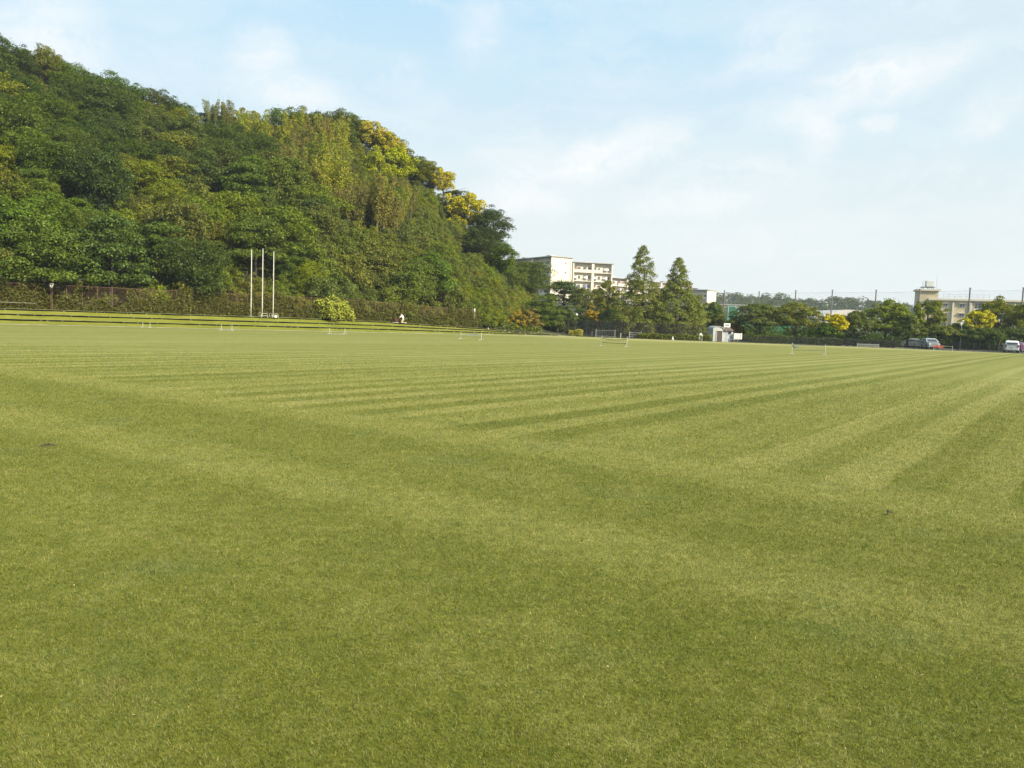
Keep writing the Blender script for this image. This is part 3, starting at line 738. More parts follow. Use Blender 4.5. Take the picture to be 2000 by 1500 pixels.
RED = plain('red_plastic', (.45, .06, .04), .5, var=.15)
def lattice_mat(name, col, cell, cover, world=True):
    """woven wire: thin crossing strands with open air between them"""
    m, t = new_mat(name)
    out = t.n('ShaderNodeOutputMaterial'); ge = t.n('ShaderNodeNewGeometry')
    sep = t.n('ShaderNodeSeparateXYZ', {0: ge.outputs['Position']})
    h = t.math('ADD', t.math('MULTIPLY', sep.outputs[0], .70), t.math('MULTIPLY', sep.outputs[1], .70))
    def strand(sgn):
        q = t.math('FRACT', t.math('DIVIDE', t.math('ADD', h, t.math('MULTIPLY', sep.outputs[2], sgn)), cell))
        return t.math('LESS_THAN', q, cover)
    a = t.math('MAXIMUM', strand(1.0), strand(-1.0))
    d = t.n('ShaderNodeBsdfDiffuse', {'Color': (*col, 1)}); tr = t.n('ShaderNodeBsdfTransparent')
    mx = t.n('ShaderNodeMixShader', {0: a, 1: tr.outputs[0], 2: d.outputs[0]})
    t.t.links.new(mx.outputs[0], out.inputs[0]); return m
WIRE_BROWN = lattice_mat('brown_chain_link', (.15, .095, .06), .11, .06)
WIRE_DARK = lattice_mat('dark_chain_link', (.030, .028, .030), .11, .20)
NET_GREEN = lattice_mat('green_net', (.020, .16, .085), .10, .36)
NET_PALE = lattice_mat('pale_net', (.30, .34, .33), .40, .030)
NET_GREY = lattice_mat('grey_net', (.38, .42, .42), .12, .22)

# ------------------------------------------------------------------ brown chain-link fence at the foot of the hill
def wire_panel(pts, h, mat, name, parent, base, z_off=.05):
    vs = []; fs = []
    for p in pts:
        vs += [(p[0]-base.x, p[1]-base.y, p[2]-base.z+z_off), (p[0]-base.x, p[1]-base.y, p[2]-base.z+h)]
    for i in range(len(pts)-1): fs.append((2*i, 2*i+2, 2*i+3, 2*i+1))
    b = MB(); b.add(vs, fs); return b.build(name, mat, parent)
FO, FH = 6.1, 2.30
def build_left_fence():
    idx = [i for i in range(len(ED)) if -330 < _sx[i] < 985]
    P = [terr(i, FO, 1.32) for i in idx]
    e = empty('chain_link_fence', P[len(P)//2], 0, 'long brown chain-link fence overgrown with vines at the foot of the wooded hill', 'fence')
    B = Vector(e.location)
    wire_panel(P, FH-.05, WIRE_BROWN, 'wire_mesh', e, B)
    post = None
    for p in P:
        if post is None:
            b = MB(); b.lathe((0, 0, 0), [(.036, -.2), (.036, FH), (.05, FH+.005), (.03, FH+.05)], 8); post = b.build('post', RUST, e); o = post
        else: o = post.copy(); COL.objects.link(o)
        o.location = Vector(p)-B
    for hh, r in ((FH-.02, .024), (.10, .02)):
        b = MB(); b.tube([Vector(p)-B+Vector((0, 0, hh)) for p in P], r, 6); b.build('rail', RUST, e)
    STAND_ = plain('dull_rail', (.34, .34, .26), .7, var=.2)
    # pale low rail in front of the left stretch
    Q = [terr(i, FO-.5, 1.30) for i in range(len(ED)) if -250 < _sx[i] < 92]
    e2 = empty('low_rail', Q[-1], 0, 'thin pale horizontal rail on short posts in front of the fence at the left edge', 'rail'); B2 = Vector(e2.location)
    b = MB(); b.tube([Vector(p)-B2+Vector((0, 0, .55)) for p in Q], .016, 6); b.build('bar', STAND_, e2)
    for p in Q[::3]:
        b = MB(); b.tube([Vector(p)-B2-Vector((0, 0, .1)), Vector(p)-B2+Vector((0, 0, .55))], .022, 6); b.build('post', RUST, e2)
    # vines: leaves climbing over the wire, thin where the fence shows bare
    rng = np.random.default_rng(31); N = 120000
    k = rng.random(N)*(len(idx)-1); i0 = k.astype(int); f = (k-i0)[:, None]
    PA = np.array(P); base = PA[i0]*(1-f)+PA[np.minimum(i0+1, len(P)-1)]*f
    nx = EN[np.array(idx)[i0]]; sxx = _sx[np.array(idx)[i0]]
    hmax = 1.45+.9*np.sin(k*.9)+.6*np.sin(k*2.3+1)+.5*np.sin(k*5.1)
    hmax = np.where((sxx > 158) & (sxx < 247), .75+.4*np.sin(k*3), np.maximum(hmax, .8)+.55)
    hmax = np.where(sxx > 560, hmax*.82, hmax)
    z = np.minimum(hmax, 2.75)*rng.random(N)**.9; off = rng.normal(size=N)*.28+.12
    Pp = base.copy(); Pp[:, :2] += nx*off[:, None]; Pp[:, 2] += z
    Nn = rng.normal(size=(N, 3))*.7; Nn[:, :2] -= nx*.6; Nn[:, 2] += .5
    v = leaves(Pp, Nn, .14, rng)
    tag(link_mesh('vines', np_mesh('vines', v, quadfaces(len(v)), L_FENCEVINE)), 'brownish green vines climbing over the brown chain-link fence', 'vines', kind='stuff')
    # shrubs just behind the wire
    rr = random.Random(6); n = 0
    KF = [Kind(300+i, m, 3.6, 2.4, .05, n_clump=34, n_leaf=3600, size=.22, flat=.85, cr=(.4, .85), shape='dome') for i, m in enumerate((L_FENCEVINE, L_VINE, L_OLIVE))]
    for i in idx[::2]:
        if 150 < _sx[i] < 250: continue
        p = terr(i, FO+1.5+rr.uniform(0, .9), 1.36); s = rr.uniform(.75, 1.15)*(1 if _sx[i] < 620 else .85)
        kk = rr.choice(KF)
        kk.place('shrub', p, rr.uniform(0, 6.3), {0: 'brownish shrub growing through the brown fence', 1: 'leafy green shrub right behind the brown fence', 2: 'olive shrub right behind the brown fence'}[KF.index(kk)],
                 'shrub', ['brownish shrubs along the fence', 'green shrubs along the fence', 'olive shrubs along the fence'][KF.index(kk)], (s, s, s))
build_left_fence()

def side_thing_pos(px, o, zt=1.30):
    i = int(np.argmin(np.abs(_sx-px))); best = None
    for j in range(max(0, i-25), min(len(ED), i+26)):
        p = terr(j, o, zt); q = project(p); e = abs(q[0]-px)
        if best is None or e < best[0]: best = (e, j, p)
    return best[1], Vector(best[2])

# three tall white poles
POLEW = plain('cream_pole_paint', (.60, .58, .46), .5, var=.1)
for px, tx, ty, lab in ((493, 494.5, 488, 'leftmost of three tall thin white poles on the terrace'), (516, 517.5, 486, 'tallest and middle one of three thin white poles on the terrace'), (536.5, 538.5, 491.5, 'rightmost of three tall thin white poles, shortest of them')):
    i, p = side_thing_pos(px, 4.95 if px < 530 else 5.0, 1.27)
    top = at(tx, ty, p.y); h = top.z-p.z
    e = empty('flagpole', p, 0, lab, 'pole', 'three white poles on the terrace')
    b = MB(); b.lathe((0, 0, 0), [(.046, -.1), (.043, 1.5), (.036, h*.6), (.027, h-.06)], 12); b.build('shaft', POLEW, e, smooth=True)
    b = MB(); b.lathe((0, 0, h-.06), [(.027, 0), (.042, .03), (.038, .07), (.01, .09)], 10); b.build('cap', OFFWHITE, e)
    b = MB(); b.box((0, 0, .02), (.34, .34, .10)); b.build('base', CONC, e)
    b = MB(); b.tube([(.07, -.02, .9), (.075, -.02, h-.1)], .007, 5); b.build('rope', OFFWHITE, e)
# white bent-tube frames and a box at their feet
def frame_low(px, o, w, h, lab, lean=0.0):
    i, p = side_thing_pos(px, o, 1.25); a = math.atan2(_t[i, 1], _t[i, 0])
    e = empty('tube_frame', p, a, lab, 'frame', 'low white tube frames by the poles')
    b = MB(); b.tube([(-w/2, 0, -.05), (-w/2, lean*.4, h*.8), (-w/2+.08, lean*.5, h), (w/2-.08, lean*.5, h), (w/2, lean*.4, h*.8), (w/2, 0, -.05)], .016, 6); b.build('hoop', POLEW, e)
    b = MB(); b.tube([(-w/2, lean*.2, h*.45), (w/2, lean*.2, h*.45)], .016, 6); b.build('crossbar', POLEW, e)
frame_low(519, 4.25, .66, .40, 'low white tube frame in front of the middle pole')
frame_low(548, 4.25, .62, .40, 'low white tube frame right of the rightmost pole')
frame_low(503, 5.5, .35, .45, 'small white tube frame just right of the leftmost pole', .3)
frame_low(527, 5.6, .30, .45, 'small white tube frame behind and between the middle and right poles', .3)
i, p = side_thing_pos(532, 4.3, 1.25)
e = empty('box', p, math.atan2(_t[i, 1], _t[i, 0]), 'small white box on the terrace between two tube frames', 'box')
b = MB(); b.box((0, 0, .12), (.28, .24, .24)); b.build('body', OFFWHITE, e, bevel=.02); b = MB(); b.box((0, 0, .255), (.30, .26, .03)); b.build('lid', OFFWHITE, e)
# bright shrub in front of the fence
i, p = side_thing_pos(648, 5.2, 1.2)
K_ = Kind(330, L_LIME, 4.6, 2.7, .02, n_clump=90, n_leaf=7000, size=.2, flat=.8, cr=(.35, .7), shape='dome')
K_.place('shrub', p, .4, 'rounded bright yellow-green shrub standing in front of the brown fence', 'shrub', None, (1, 1, 1))
# notice on a post at far left
i, p = side_thing_pos(93, 5.7, 1.3)
e = empty('sign', p, 0, 'small white notice on a reddish brown post in front of the fence, far left', 'sign')
b = MB(); b.box((0, 0, 1.0), (.16, .16, 2.2)); b.build('post', RUST, e)
b = MB(); b.box((.08, -.10, 2.25), (.28, .03, .36), rz=.25); b.build('plate', WHITE, e)
b = MB(); b.box((.10, -.123, 2.30), (.16, .012, .05), rz=.25); b.box((.05, -.123, 2.22), (.06, .012, .12), rz=.25); b.box((.10, -.123, 2.16), (.18, .012, .05), rz=.25); b.build('print', DARKM, e)
i, p = side_thing_pos(921, 6.6, 1.3)
e = empty('sign', p, .3, 'thin white marker post with a pale plate above the right part of the fence', 'sign')
b = MB(); b.tube([(0, 0, -.2), (0, 0, 2.5)], .03, 6); b.build('post', OFFWHITE, e); b = MB(); b.box((0, -.04, 2.35), (.15, .03, .40)); b.build('plate', WHITE, e)
i, p = side_thing_pos(948, 5.0, 1.2)
e = empty('marker', p, 0, 'tiny white marker peg on the upper edge of the terrace', 'marker')
b = MB(); b.lathe((0, 0, 0), [(.09, -.05), (.09, .16), (.05, .2)], 8); b.build('peg', WHITE, e); b = MB(); b.lathe((0, 0, 0), [(.095, .05), (.095, .09)], 8); b.build('band', RED, e)
p = find_hill(783, 277, 1.0)
e = empty('sign', (p.x+.3, p.y-2.5, p.z+2.6), .5, 'tiny white board among the yellow trees at the hill crest', 'sign')
b = MB(); b.tube([(0, 0, -3), (0, 0, .9)], .05, 6); b.build('post', GREYM, e); b = MB(); b.box((0, -.06, .7), (.6, .05, .8)); b.build('plate', WHITE, e)

# ------------------------------------------------------------------ portable net stands on the lawn
STAND = plain('weathered_tube', (.46, .48, .43), .6, var=.1); BARM = plain('bar_steel', (.12, .13, .12), .5, .3, var=.1)
def net_stand(pl, pr, h, lab, foot=.55, bars=(1.0, .5), sag=0.0, bar_mat=None, post_mat=None, roll=None, net=None, post_r=.021, hl=None):
    pl, pr = Vector(pl), Vector(pr); d = pr-pl; L = d.length; a = math.atan2(d.y, d.x)
    e = empty('net_stand', pl, a, lab, 'net stand', 'portable net stands on the lawn')
    pm = post_mat or STAND; bm_ = bar_mat or BARM
    for x, hh in ((0, hl or h), (L, h)):
        b = MB(); b.tube([(x, 0, .03), (x, 0, hh)], post_r, 8); po = b.build('post', pm, e)
        b = MB(); b.tube([(x-.02, -foot/2, .03), (x-.02, foot/2, .03)], 0.017, 8); b.tube([(x-foot*.3, 0, .035), (x+foot*.3, 0, .035)], .017, 8); b.build('foot', STAND, e)
        b = MB(); b.lathe((x, 0, hh-.02), [(post_r*1.3, 0), (post_r*1.4, .03), (post_r, .05)], 8); b.build('cap', pm, e)
    for k, q in enumerate(bars):
        z = h*q-.05
        pts = [(L*f, 0, z-(sag if k == 0 else sag*.15)*math.sin(math.pi*f)) for f in np.linspace(0, 1, 13)]
        b = MB(); b.tube(pts, .022 if k == 0 else .018, 6); b.build('bar', bm_, e)
    if roll is not None:
        x0, x1 = roll; b = MB(); rr = random.Random(4)
        for q in range(7):
            pts = [(x0*L+(x1-x0)*L*f, rr.uniform(-.05, .05), h*bars[0]-.06-.10*f-rr.uniform(0, .22)*math.sin(math.pi*f)) for f in np.linspace(0, 1, 8)]
            b.tube(pts, .03, 6)
        b.build('bundled_net', plain('net_bundle', (.20, .23, .21), .9, var=.3), e)
    if net is not None:
        x0, x1, z0, z1 = net; b = MB(); b.add([(x0*L, .01, z0*h), (x1*L, .01, z0*h), (x1*L, .01, z1*h), (x0*L, .01, z1*h)], [(0, 1, 2, 3)]); b.build('net', NET_GREY, e)
    return e
G = ground
net_stand(G(1546.5, 692), G(1611, 694), .74, 'widest net stand, on the right half of the lawn, net bundled at its left post', bars=(1.0, .52), roll=(.0, .17), sag=.02, hl=.80)
net_stand(G(1175, 675.5), G(1224, 678), .78, 'portable net stand with a sagging top cord, right of the lawn centre', bars=(.86, .42), sag=.10, bar_mat=DARKM, foot=.6)
net_stand(G(900, 662.5), G(940, 664.5), .62, 'portable net stand left of the lawn centre with a pale net in its middle', bars=(.66,), bar_mat=STAND, net=(.38, .82, .55, .95), foot=.7)
net_stand(G(643.5, 652.5), G(673.5, 653), .50, 'portable net stand by the terrace below the bright shrub', bars=(.12,), bar_mat=GREYM, foot=.75)
net_stand(G(432, 645.5), G(453, 646), .50, 'portable net stand by the terrace, left of the three white poles', bars=(.2,), bar_mat=GREYM, foot=.6)
net_stand(G(279, 640), G(293, 640.5), .42, 'faint small net stand at the far left foot of the terrace', bars=(.2,), bar_mat=GREYM, foot=.5)
pz = G(1605, 678.2); net_stand((46.0*pz.x/pz.x-2.9, 100.2, 0), (46.0-.45, 99.6, 0), .50, 'low net stand close to the far hedge behind the widest one', bars=(1.0, .45), bar_mat=STAND, foot=.3, net=(.02, .98, .5, .95))
pl = ground(1823, 685.5); pr = ground(1860, 687); pl = Vector((pl.x*97/pl.y, 97, 0)); pr = Vector((pr.x*96.4/pr.y, 96.4, 0))
net_stand(pl, pr, .62, 'portable net stand near the far road with a red cloth at its left end', bars=(1.0, .5), bar_mat=GREYM, foot=.3)
e = empty('cloth', pl+Vector((.05, -.03, .30)), 0, 'red cloth hung over the left end of the far net stand', 'cloth')
b = MB()
for q in range(6):
    b.box((.05+.2*q, 0, .22-.02*q), (.2, .045, .22-.03*q), rx=.05*(q % 2))
b.build('fabric', RED, e); b = MB(); b.tube([(-.06, 0, .33), (1.25, 0, .31)], .02, 6); b.build('hem', RED, e)
# ------------------------------------------------------------------ park trees beyond the pitch
def park_tree(lab, x, yt, yb, wpx, d, mat, shape='spread', zb=0.0, name='broadleaf_tree', group=None, th=None, n=50, leaf=.24, nl=7500, cr=None, flat=.5, seed=0, tr=.15, bark=None, droop=.12, cat='tree'):
    p = at(x, (yt+yb)/2, d); top = at(x, yt, d).z; w = wpx*d/FPX; H = max(top-zb, .8)
    th = H*.28 if th is None else th
    cr = cr or (max(.25, w*.065), max(.5, w*.14))
    k = Kind(500+seed, mat, w*1.10, H-th, th, tr=tr, bark=bark, n_clump=int(n*1.7), n_leaf=int(nl*1.6), size=leaf*.85, flat=flat, cr=cr, shape=shape, droop=droop)
    return k.place(name, (p.x, d, zb), 0.0, lab, cat, group)
TL = [
 ('large dark spreading tree left of the white apartment block, at the end of the hill', 1032, 508, 602, 128, 150, L_DARK, 'layer', dict(zb=4.6, n=70, nl=12000, flat=.4, th=3.2, tr=.24)),
 ('dark green tree in front of the white apartment block, right of the large spreading tree', 1102, 545, 612, 84, 150, L_DARK, 'layer', dict(zb=3.6, n=46, nl=8000, flat=.42)),
 ('dark tree filling the gap right below the right end of the hill', 985, 528, 612, 70, 146, L_DEEP, 'spread', dict(zb=3.4, n=46, nl=7000)),
 ('mid green tree below the right half of the white apartment block', 1150, 556, 640, 78, 146, L_MID, 'spread', dict(zb=1.2, n=46)),
 ('olive green tree left of the taller conifer', 1186, 552, 652, 66, 136, L_OLIVE, 'round', dict(n=46, flat=.6)),
 ('yellow-orange bush at the right end of the brown fence, left one of two', 1004, 600, 645, 46, 112.5, L_ORANGE, 'dome', dict(name='bush', cat='bush', th=.2, zb=.3, nl=4500, n=40)),
 ('yellow-orange bush at the right end of the brown fence, right one of two', 1036, 599, 648, 44, 114, L_ORANGE, 'dome', dict(name='bush', cat='bush', th=.2, zb=.2, nl=4500, n=40)),
 ('round dark green tree with low branches right of the yellow-orange bushes', 1088, 592, 652, 66, 122, L_DARK, 'dome', dict(th=.5, n=46, nl=7000, flat=.6)),
 ('mid green low tree behind the globe lamp', 1132, 606, 655, 62, 128, L_MID, 'dome', dict(th=.8, nl=6000)),
 ('reddish tinted small tree behind the dark mesh fence', 1158, 600, 655, 44, 134, L_ORANGE, 'round', dict(nl=4500)),
 ('green low tree behind the dark mesh fence, left of the taller conifer', 1192, 600, 657, 60, 128, L_LAYER, 'layer', dict(nl=6500)),
 ('yellowish green low tree in front of the taller conifer', 1236, 616, 658, 64, 121, L_CONIFER, 'spread', dict(nl=6000, th=1.3)),
 ('yellowish low tree between the feet of the two conifers', 1290, 612, 660, 58, 121, L_CONIFER, 'spread', dict(nl=6000, th=1.3)),
 ('olive tree with a leaning crown right of the shorter conifer', 1354, 578, 662, 56, 124, L_CONIFER, 'round', dict(nl=7500, flat=.6)),
 ('blue-green conifer-like tree in front of the small apartment block', 1390, 586, 655, 46, 127, L_BLUE, 'round', dict(nl=6500, flat=.6, cr=(.4, .8))),
 ('small yellow-green tree behind the shed', 1404, 612, 655, 30, 124, L_OLIVE, 'round', dict(nl=3500)),
 ('reddish brown low tree behind the shed sign', 1434, 620, 660, 44, 122, L_ORANGE, 'dome', dict(nl=4500, th=.9)),
 ('wide green tree right of the shed, left one of the two broad trees', 1482, 589, 668, 104, 119, L_MID, 'spread', dict(nl=10500, n=60, flat=.36, th=1.7)),
 ('wide green tree with a thick trunk, right one of the two broad trees', 1553, 588, 669, 108, 117, L_MID, 'spread', dict(nl=10500, n=60, flat=.36, th=1.7, tr=.2)),
 ('golden yellow round tree in front of the grey-roofed hall', 1630, 611, 668, 52, 114.5, L_YELLOW, 'round', dict(nl=5500, flat=.6, th=1.6)),
 ('dark low tree under the golden yellow tree', 1612, 634, 670, 50, 113.5, L_DARK, 'spread', dict(nl=5500, th=1.2)),
 ('green spreading tree right of the golden yellow tree', 1672, 606, 675, 84, 118, L_LAYER, 'spread', dict(nl=8500, flat=.4, th=1.4)),
 ('tall mid green tree left of the school, with a broad layered crown', 1730, 583, 678, 96, 119, L_MID, 'spread', dict(nl=10500, n=60, flat=.38, th=1.5)),
 ('bright edged layered tree in front of the olive tree left of the school', 1774, 606, 678, 62, 115, L_MID, 'layer', dict(nl=7500, flat=.4, th=1.2)),
 ('tall olive tree that hides the left corner of the school', 1812, 577, 680, 64, 128, L_OLIVE, 'round', dict(nl=9000, n=56, flat=.65, th=1.8)),
 ('low wide tree in front of the school, above the silver car', 1832, 634, 681, 66, 114, L_MID, 'spread', dict(nl=5500, flat=.35, th=1.6)),
 ('small dark tree in front of the school windows, left of the second golden tree', 1872, 630, 684, 58, 115, L_DARK, 'spread', dict(nl=6000, flat=.4, th=1.4)),
 ('golden yellow tree in front of the school', 1907, 607, 684, 62, 118, L_YELLOW, 'round', dict(nl=6500, flat=.5, th=2.3)),
 ('dark tree below the golden tree in front of the school', 1912, 640, 686, 76, 113, L_DEEP, 'spread', dict(nl=6500, flat=.4, th=1.4)),
 ('large golden olive tree at the right edge, tallest in front of the school', 1952, 580, 684, 84, 124, L_OLIVE, 'round', dict(nl=10500, n=60, flat=.6, th=2.0)),
 ('olive tree cut by the right edge of the photo', 2000, 594, 688, 70, 120, L_OLIVE, 'round', dict(nl=8000, flat=.6, th=1.8)),
 ('dark low tree behind the white van', 1972, 640, 687, 72, 117, L_DEEP, 'spread', dict(nl=6500, flat=.4, th=1.7)),
 ('dark tree outside the right edge next to the olive one', 2050, 600, 690, 90, 117, L_DARK, 'spread', dict(nl=7000, flat=.5, th=1.7)),
]
for i, (lab, x, yt, yb, w, d, mat, sh, kw) in enumerate(TL):
    if x > 2040: continue
    kw = dict(kw); grp = 'golden trees beyond the pitch' if mat is L_YELLOW else 'trees beyond the pitch'
    park_tree(lab, x, yt, yb, w, d, mat, sh, seed=i, group=grp, **kw)
for j, (x, yt, yb, w, d, lab) in enumerate(((1249, 478, 658, 122, 122, 'tallest conical green tree in the middle, left one of the pair'), (1322, 502, 661, 118, 121.5, 'conical green tree right of the tallest one'))):
    park_tree(lab, x+4*(1-j), yt, yb, w, d, L_CONIFER, 'cone', seed=60+j, name='conical_tree', group='pair of conical trees', th=.7, n=240, nl=30000, leaf=.22, flat=.68, cr=(.65, 1.3), tr=.3, droop=.12)

def thicket(name, lab, x0, x1, d0, d1, h, N, mat, seed, ymid=655):
    rng = np.random.default_rng(seed); x = rng.uniform(x0, x1, N); d = rng.uniform(d0, d1, N)
    X = (x-1000)/FPX*d
    z = rng.random(N)**1.1*h*(.65+.35*np.sin(X*1.3)*np.sin(X*.47+1))
    P = np.stack([X, d, z], 1); Nn = rng.normal(size=(N, 3)); Nn[:, 2] += .5; Nn[:, 1] -= .4
    v = leaves(P, Nn, .30, rng)
    tag(link_mesh(name, np_mesh(name, v, quadfaces(len(v)), mat)), lab, 'thicket', kind='stuff')
thicket('thicket', 'dark undergrowth added as shade backing behind the dark mesh fence and the parked cars', 1080, 1440, 134, 141, 4.2, 26000, L_DEEP, 51)  # leaf mass added to fill in the dark shade behind the trees
thicket('thicket', 'dark undergrowth under the row of trees on the right', 1440, 2060, 124, 131, 3.4, 30000, L_DEEP, 52)
# low hedge along the far side of the pitch
def hedge(px0, px1, Y0, Y1, h, lab, mat, seed, w=.8, N=5200):
    a = Vector(((px0-1000)/FPX*Y0, Y0, 0)); c = Vector(((px1-1000)/FPX*Y1, Y1, 0)); d = c-a; L = d.length
    rng = np.random.default_rng(seed); u = rng.uniform(-.5, .5, N)*L; s = rng.uniform(-.5, .5, N)*w; z = rng.random(N)**.6*h*(1+.10*np.sin(u*1.7)+.07*np.sin(u*4.1))
    P = np.stack([u, s, z], 1); Nn = np.stack([rng.normal(size=N)*.6, s*1.5+rng.normal(size=N)*.5, (z/h)*.9+rng.normal(size=N)*.5], 1)
    e = empty('hedge', (a+c)/2, math.atan2(d.y, d.x), lab, 'hedge', 'hedges along the far side')
    v = leaves(P, Nn, .17, rng); link_mesh('foliage', np_mesh('foliage', v, quadfaces(len(v)), mat), e)
    b = MB()
    for q in np.linspace(-.46, .46, 9): b.tube([(q*L, 0, -.05), (q*L+.05, .05, h*.75)], [.03, .015], 5)
    b.build('stems', BARK_DK, e)
hedge(1448, 1545, 109.5, 110, 1.15, 'dark clipped hedge below the left broad tree', L_DARK, 71)
hedge(1560, 1640, 110.0, 109.5, 1.0, 'dark clipped hedge behind the widest net stand', L_DARK, 72)
hedge(1648, 1745, 110, 108.6, .9, 'dark clipped hedge between the golden tree and the silver car', L_DEEP, 73)
hedge(1240, 1385, 112.5, 111.5, .75, 'rough grassy green hedge left of the shed, in front of the parked cars', L_OLIVE, 74)
hedge(1108, 1134, 115, 114.4, .85, 'small yellow-orange flowering hedge at the right end of the terrace', L_YELLOW, 75, N=1800)

# ------------------------------------------------------------------ fences on the far side
def wire_fence(pts, h, lab, n_post, name='mesh_fence', mat=None, pm=None, pr=.03, rails=(1.0,)):
    P = [Vector(p) for p in pts]; e = empty(name, P[0], 0, lab, 'fence'); B = P[0].copy()
    wire_panel(P, h, mat or WIRE_DARK, 'wire_mesh', e, B)
    cum = [0]
    for a, c in zip(P, P[1:]): cum.append(cum[-1]+(c-a).length)
    first = None
    for k in range(n_post):
        s = cum[-1]*k/(n_post-1); j = max(i for i in range(len(cum)) if cum[i] <= s+1e-6); j = min(j, len(P)-2)
        q = P[j].lerp(P[j+1], (s-cum[j])/(cum[j+1]-cum[j]))
        if first is None: b = MB(); b.tube([(0, 0, -.1), (0, 0, h+.04)], pr, 8); first = o = b.build('post', pm or DARKM, e)
        else: o = first.copy(); COL.objects.link(o)
        o.location = q-B
    for r in rails:
        b = MB(); b.tube([p-B+Vector((0, 0, h*r)) for p in P], .022, 6); b.build('rail', pm or DARKM, e)
    return e
X_ = lambda px, Y: (px-1000)/FPX*Y
wire_fence([(X_(1098, 117), 117, 0), (X_(1135, 116), 116, 0), (X_(1300, 115), 115, 0), (X_(1392, 114), 114, 0)], 2.2, 'dark mesh fence with thin posts behind the far left corner of the pitch', 14, rails=(1.0, .5))
wire_fence([(X_(1446, 108.6), 108.6, 0), (X_(1660, 108.4), 108.4, 0), (X_(1760, 107.2), 107.2, 0), (X_(1850, 103), 103, 0), (X_(2010, 98.5), 98.5, 0), (X_(2200, 93), 93, 0)], .95, 'low dark wire fence along the road on the right side of the pitch', 27, rails=(1.0,))
# pale gates in front of the dark mesh fence
def gate(x0, x1, Y, h, lab, bars, mat):
    a = Vector((X_(x0, Y), Y, 0)); L = X_(x1, Y)-a.x
    e = empty('gate', a, 0, lab, 'gate')
    for x in (0, L): b = MB(); b.tube([(x, 0, -.05), (x, 0, h+.18)], .05, 8); b.build('post', mat, e)
    for q in bars: b = MB(); b.tube([(0, 0, h*q), (L, 0, h*q)], .022, 6); b.build('bar', mat, e)
    b = MB()
    for q in np.linspace(0, 1, 12)[1:-1]: b.tube([(L*q, 0, .1), (L*q, 0, h)], .008, 5)
    b.build('wires', GREYM, e)
gate(1160, 1197, 113.2, .95, 'wide grey wire gate in front of the dark mesh fence', (.12, 1.0), GREYM)
gate(1225, 1248, 112.6, .78, 'small pale gate right of the grey wire gate', (.25, .62, 1.0), CONC)
for x, Y, lab in ((1152.5, 113.6, 'short pale post left of the grey wire gate'), (1208.5, 113.0, 'short pale post between the two gates')):
    e = empty('post', (X_(x, Y), Y, 0), 0, lab, 'post', 'short pale posts by the gates'); b = MB(); b.box((0, 0, .28), (.11, .11, .66)); b.build('shaft', CONC, e); b = MB(); b.box((0, 0, .63), (.14, .14, .04)); b.build('cap', OFFWHITE, e)
# green ball-stop nets
def ball_net(x0, x1, Y, h, lab, n, top=True, post=None):
    a = Vector((X_(x0, Y), Y, 0)); L = X_(x1, Y)-a.x
    e = empty('ball_net', a, 0, lab, 'net', 'green ball nets'); pm = post or plain('pale_green_post', (.20, .42, .36), .5)
    b = MB(); b.add([(0, .03, .05), (L, .03, .05), (L, .03, h), (0, .03, h)], [(0, 1, 2, 3)]); b.build('net', NET_GREEN, e)
    for k in range(n): b = MB(); b.tube([(L*k/(n-1), 0, -.1), (L*k/(n-1), 0, h+.05)], .09, 8); b.build('post', pm, e)
    if top: b = MB(); b.tube([(0, 0, h), (L, 0, h)], .07, 8); b.build('top_rail', pm, e)
ball_net(1415, 1434, 150, 6.05, 'tall green net in a pale green frame right of the small apartment block', 2)
ball_net(1440, 1560, 142, 3.6, 'green net fence showing through the two broad trees', 6)
ball_net(1855, 1985, 134, 2.6, 'green net fence low behind the trees in front of the school', 7)
ball_net(1690, 1750, 134, 2.2, 'short piece of green net behind the tall layered tree', 4)

# tall net poles
PT = [(1415, 568), (1483, 570), (1554.5, 568), (1626, 567), (1711.5, 567), (1796.5, 565.5), (1895, 563), (1999, 562.5), (2105, 560)]
PH = 12.0; tops = []
for k, (x, y) in enumerate(PT):
    r = ray(x, y); Y = (PH-EYE)/r[2]; p = Vector((r[0]*Y, Y, 0)); tops.append(p)
NPOL = ['first slim grey net pole, just right of the small apartment block', 'net pole above the left broad tree', 'net pole above the right broad tree', 'net pole rising by the golden yellow tree',
        'net pole above the tall layered tree', 'net pole at the left corner of the school', 'net pole in front of the school windows', 'net pole at the right edge of the photo']
POLEM = plain('pole_concrete', (.17, .155, .15), .8, var=.12)
for p, lab in zip(tops[:8], NPOL):
    e = empty('net_pole', p, 0, lab, 'pole', 'tall net poles behind the trees')
    b = MB(); b.lathe((0, 0, 0), [(.19, -.2), (.16, PH*.5), (.14, PH-.1), (.15, PH)], 10); b.build('shaft', POLEM, e, smooth=True)
    b = MB(); b.box((0, 0, PH+.05), (.36, .36, .10)); b.build('cap', DARKM, e)
b = MB(); b.tube([tops[0]+Vector((.1, 0, PH-.5)), tops[0]+Vector((2.9, -2, .2))], .05, 6); tag(b.build('stay_wire', GREYM), 'slanting stay running down from the first net pole', 'stay')
e = empty('high_net', tops[0], 0, 'faint high net with a top cable hung between the tall poles', 'net'); B = tops[0].copy()
vs = []; fs = []
for p in tops: vs += [tuple(p-B+Vector((0, .22, 2.0))), tuple(p-B+Vector((0, .22, PH-.45)))]
for i in range(len(tops)-1): fs.append((2*i, 2*i+2, 2*i+3, 2*i+1))
b = MB(); b.add(vs, fs); b.build('net', NET_PALE, e)
b = MB()
for a, c in zip(tops, tops[1:]): b.tube([(a-B).lerp(c-B, f)+Vector((0, .22, PH-.45-.10*math.sin(math.pi*f))) for f in np.linspace(0, 1, 7)], .016, 5)
b.build('cable', GREYM, e)

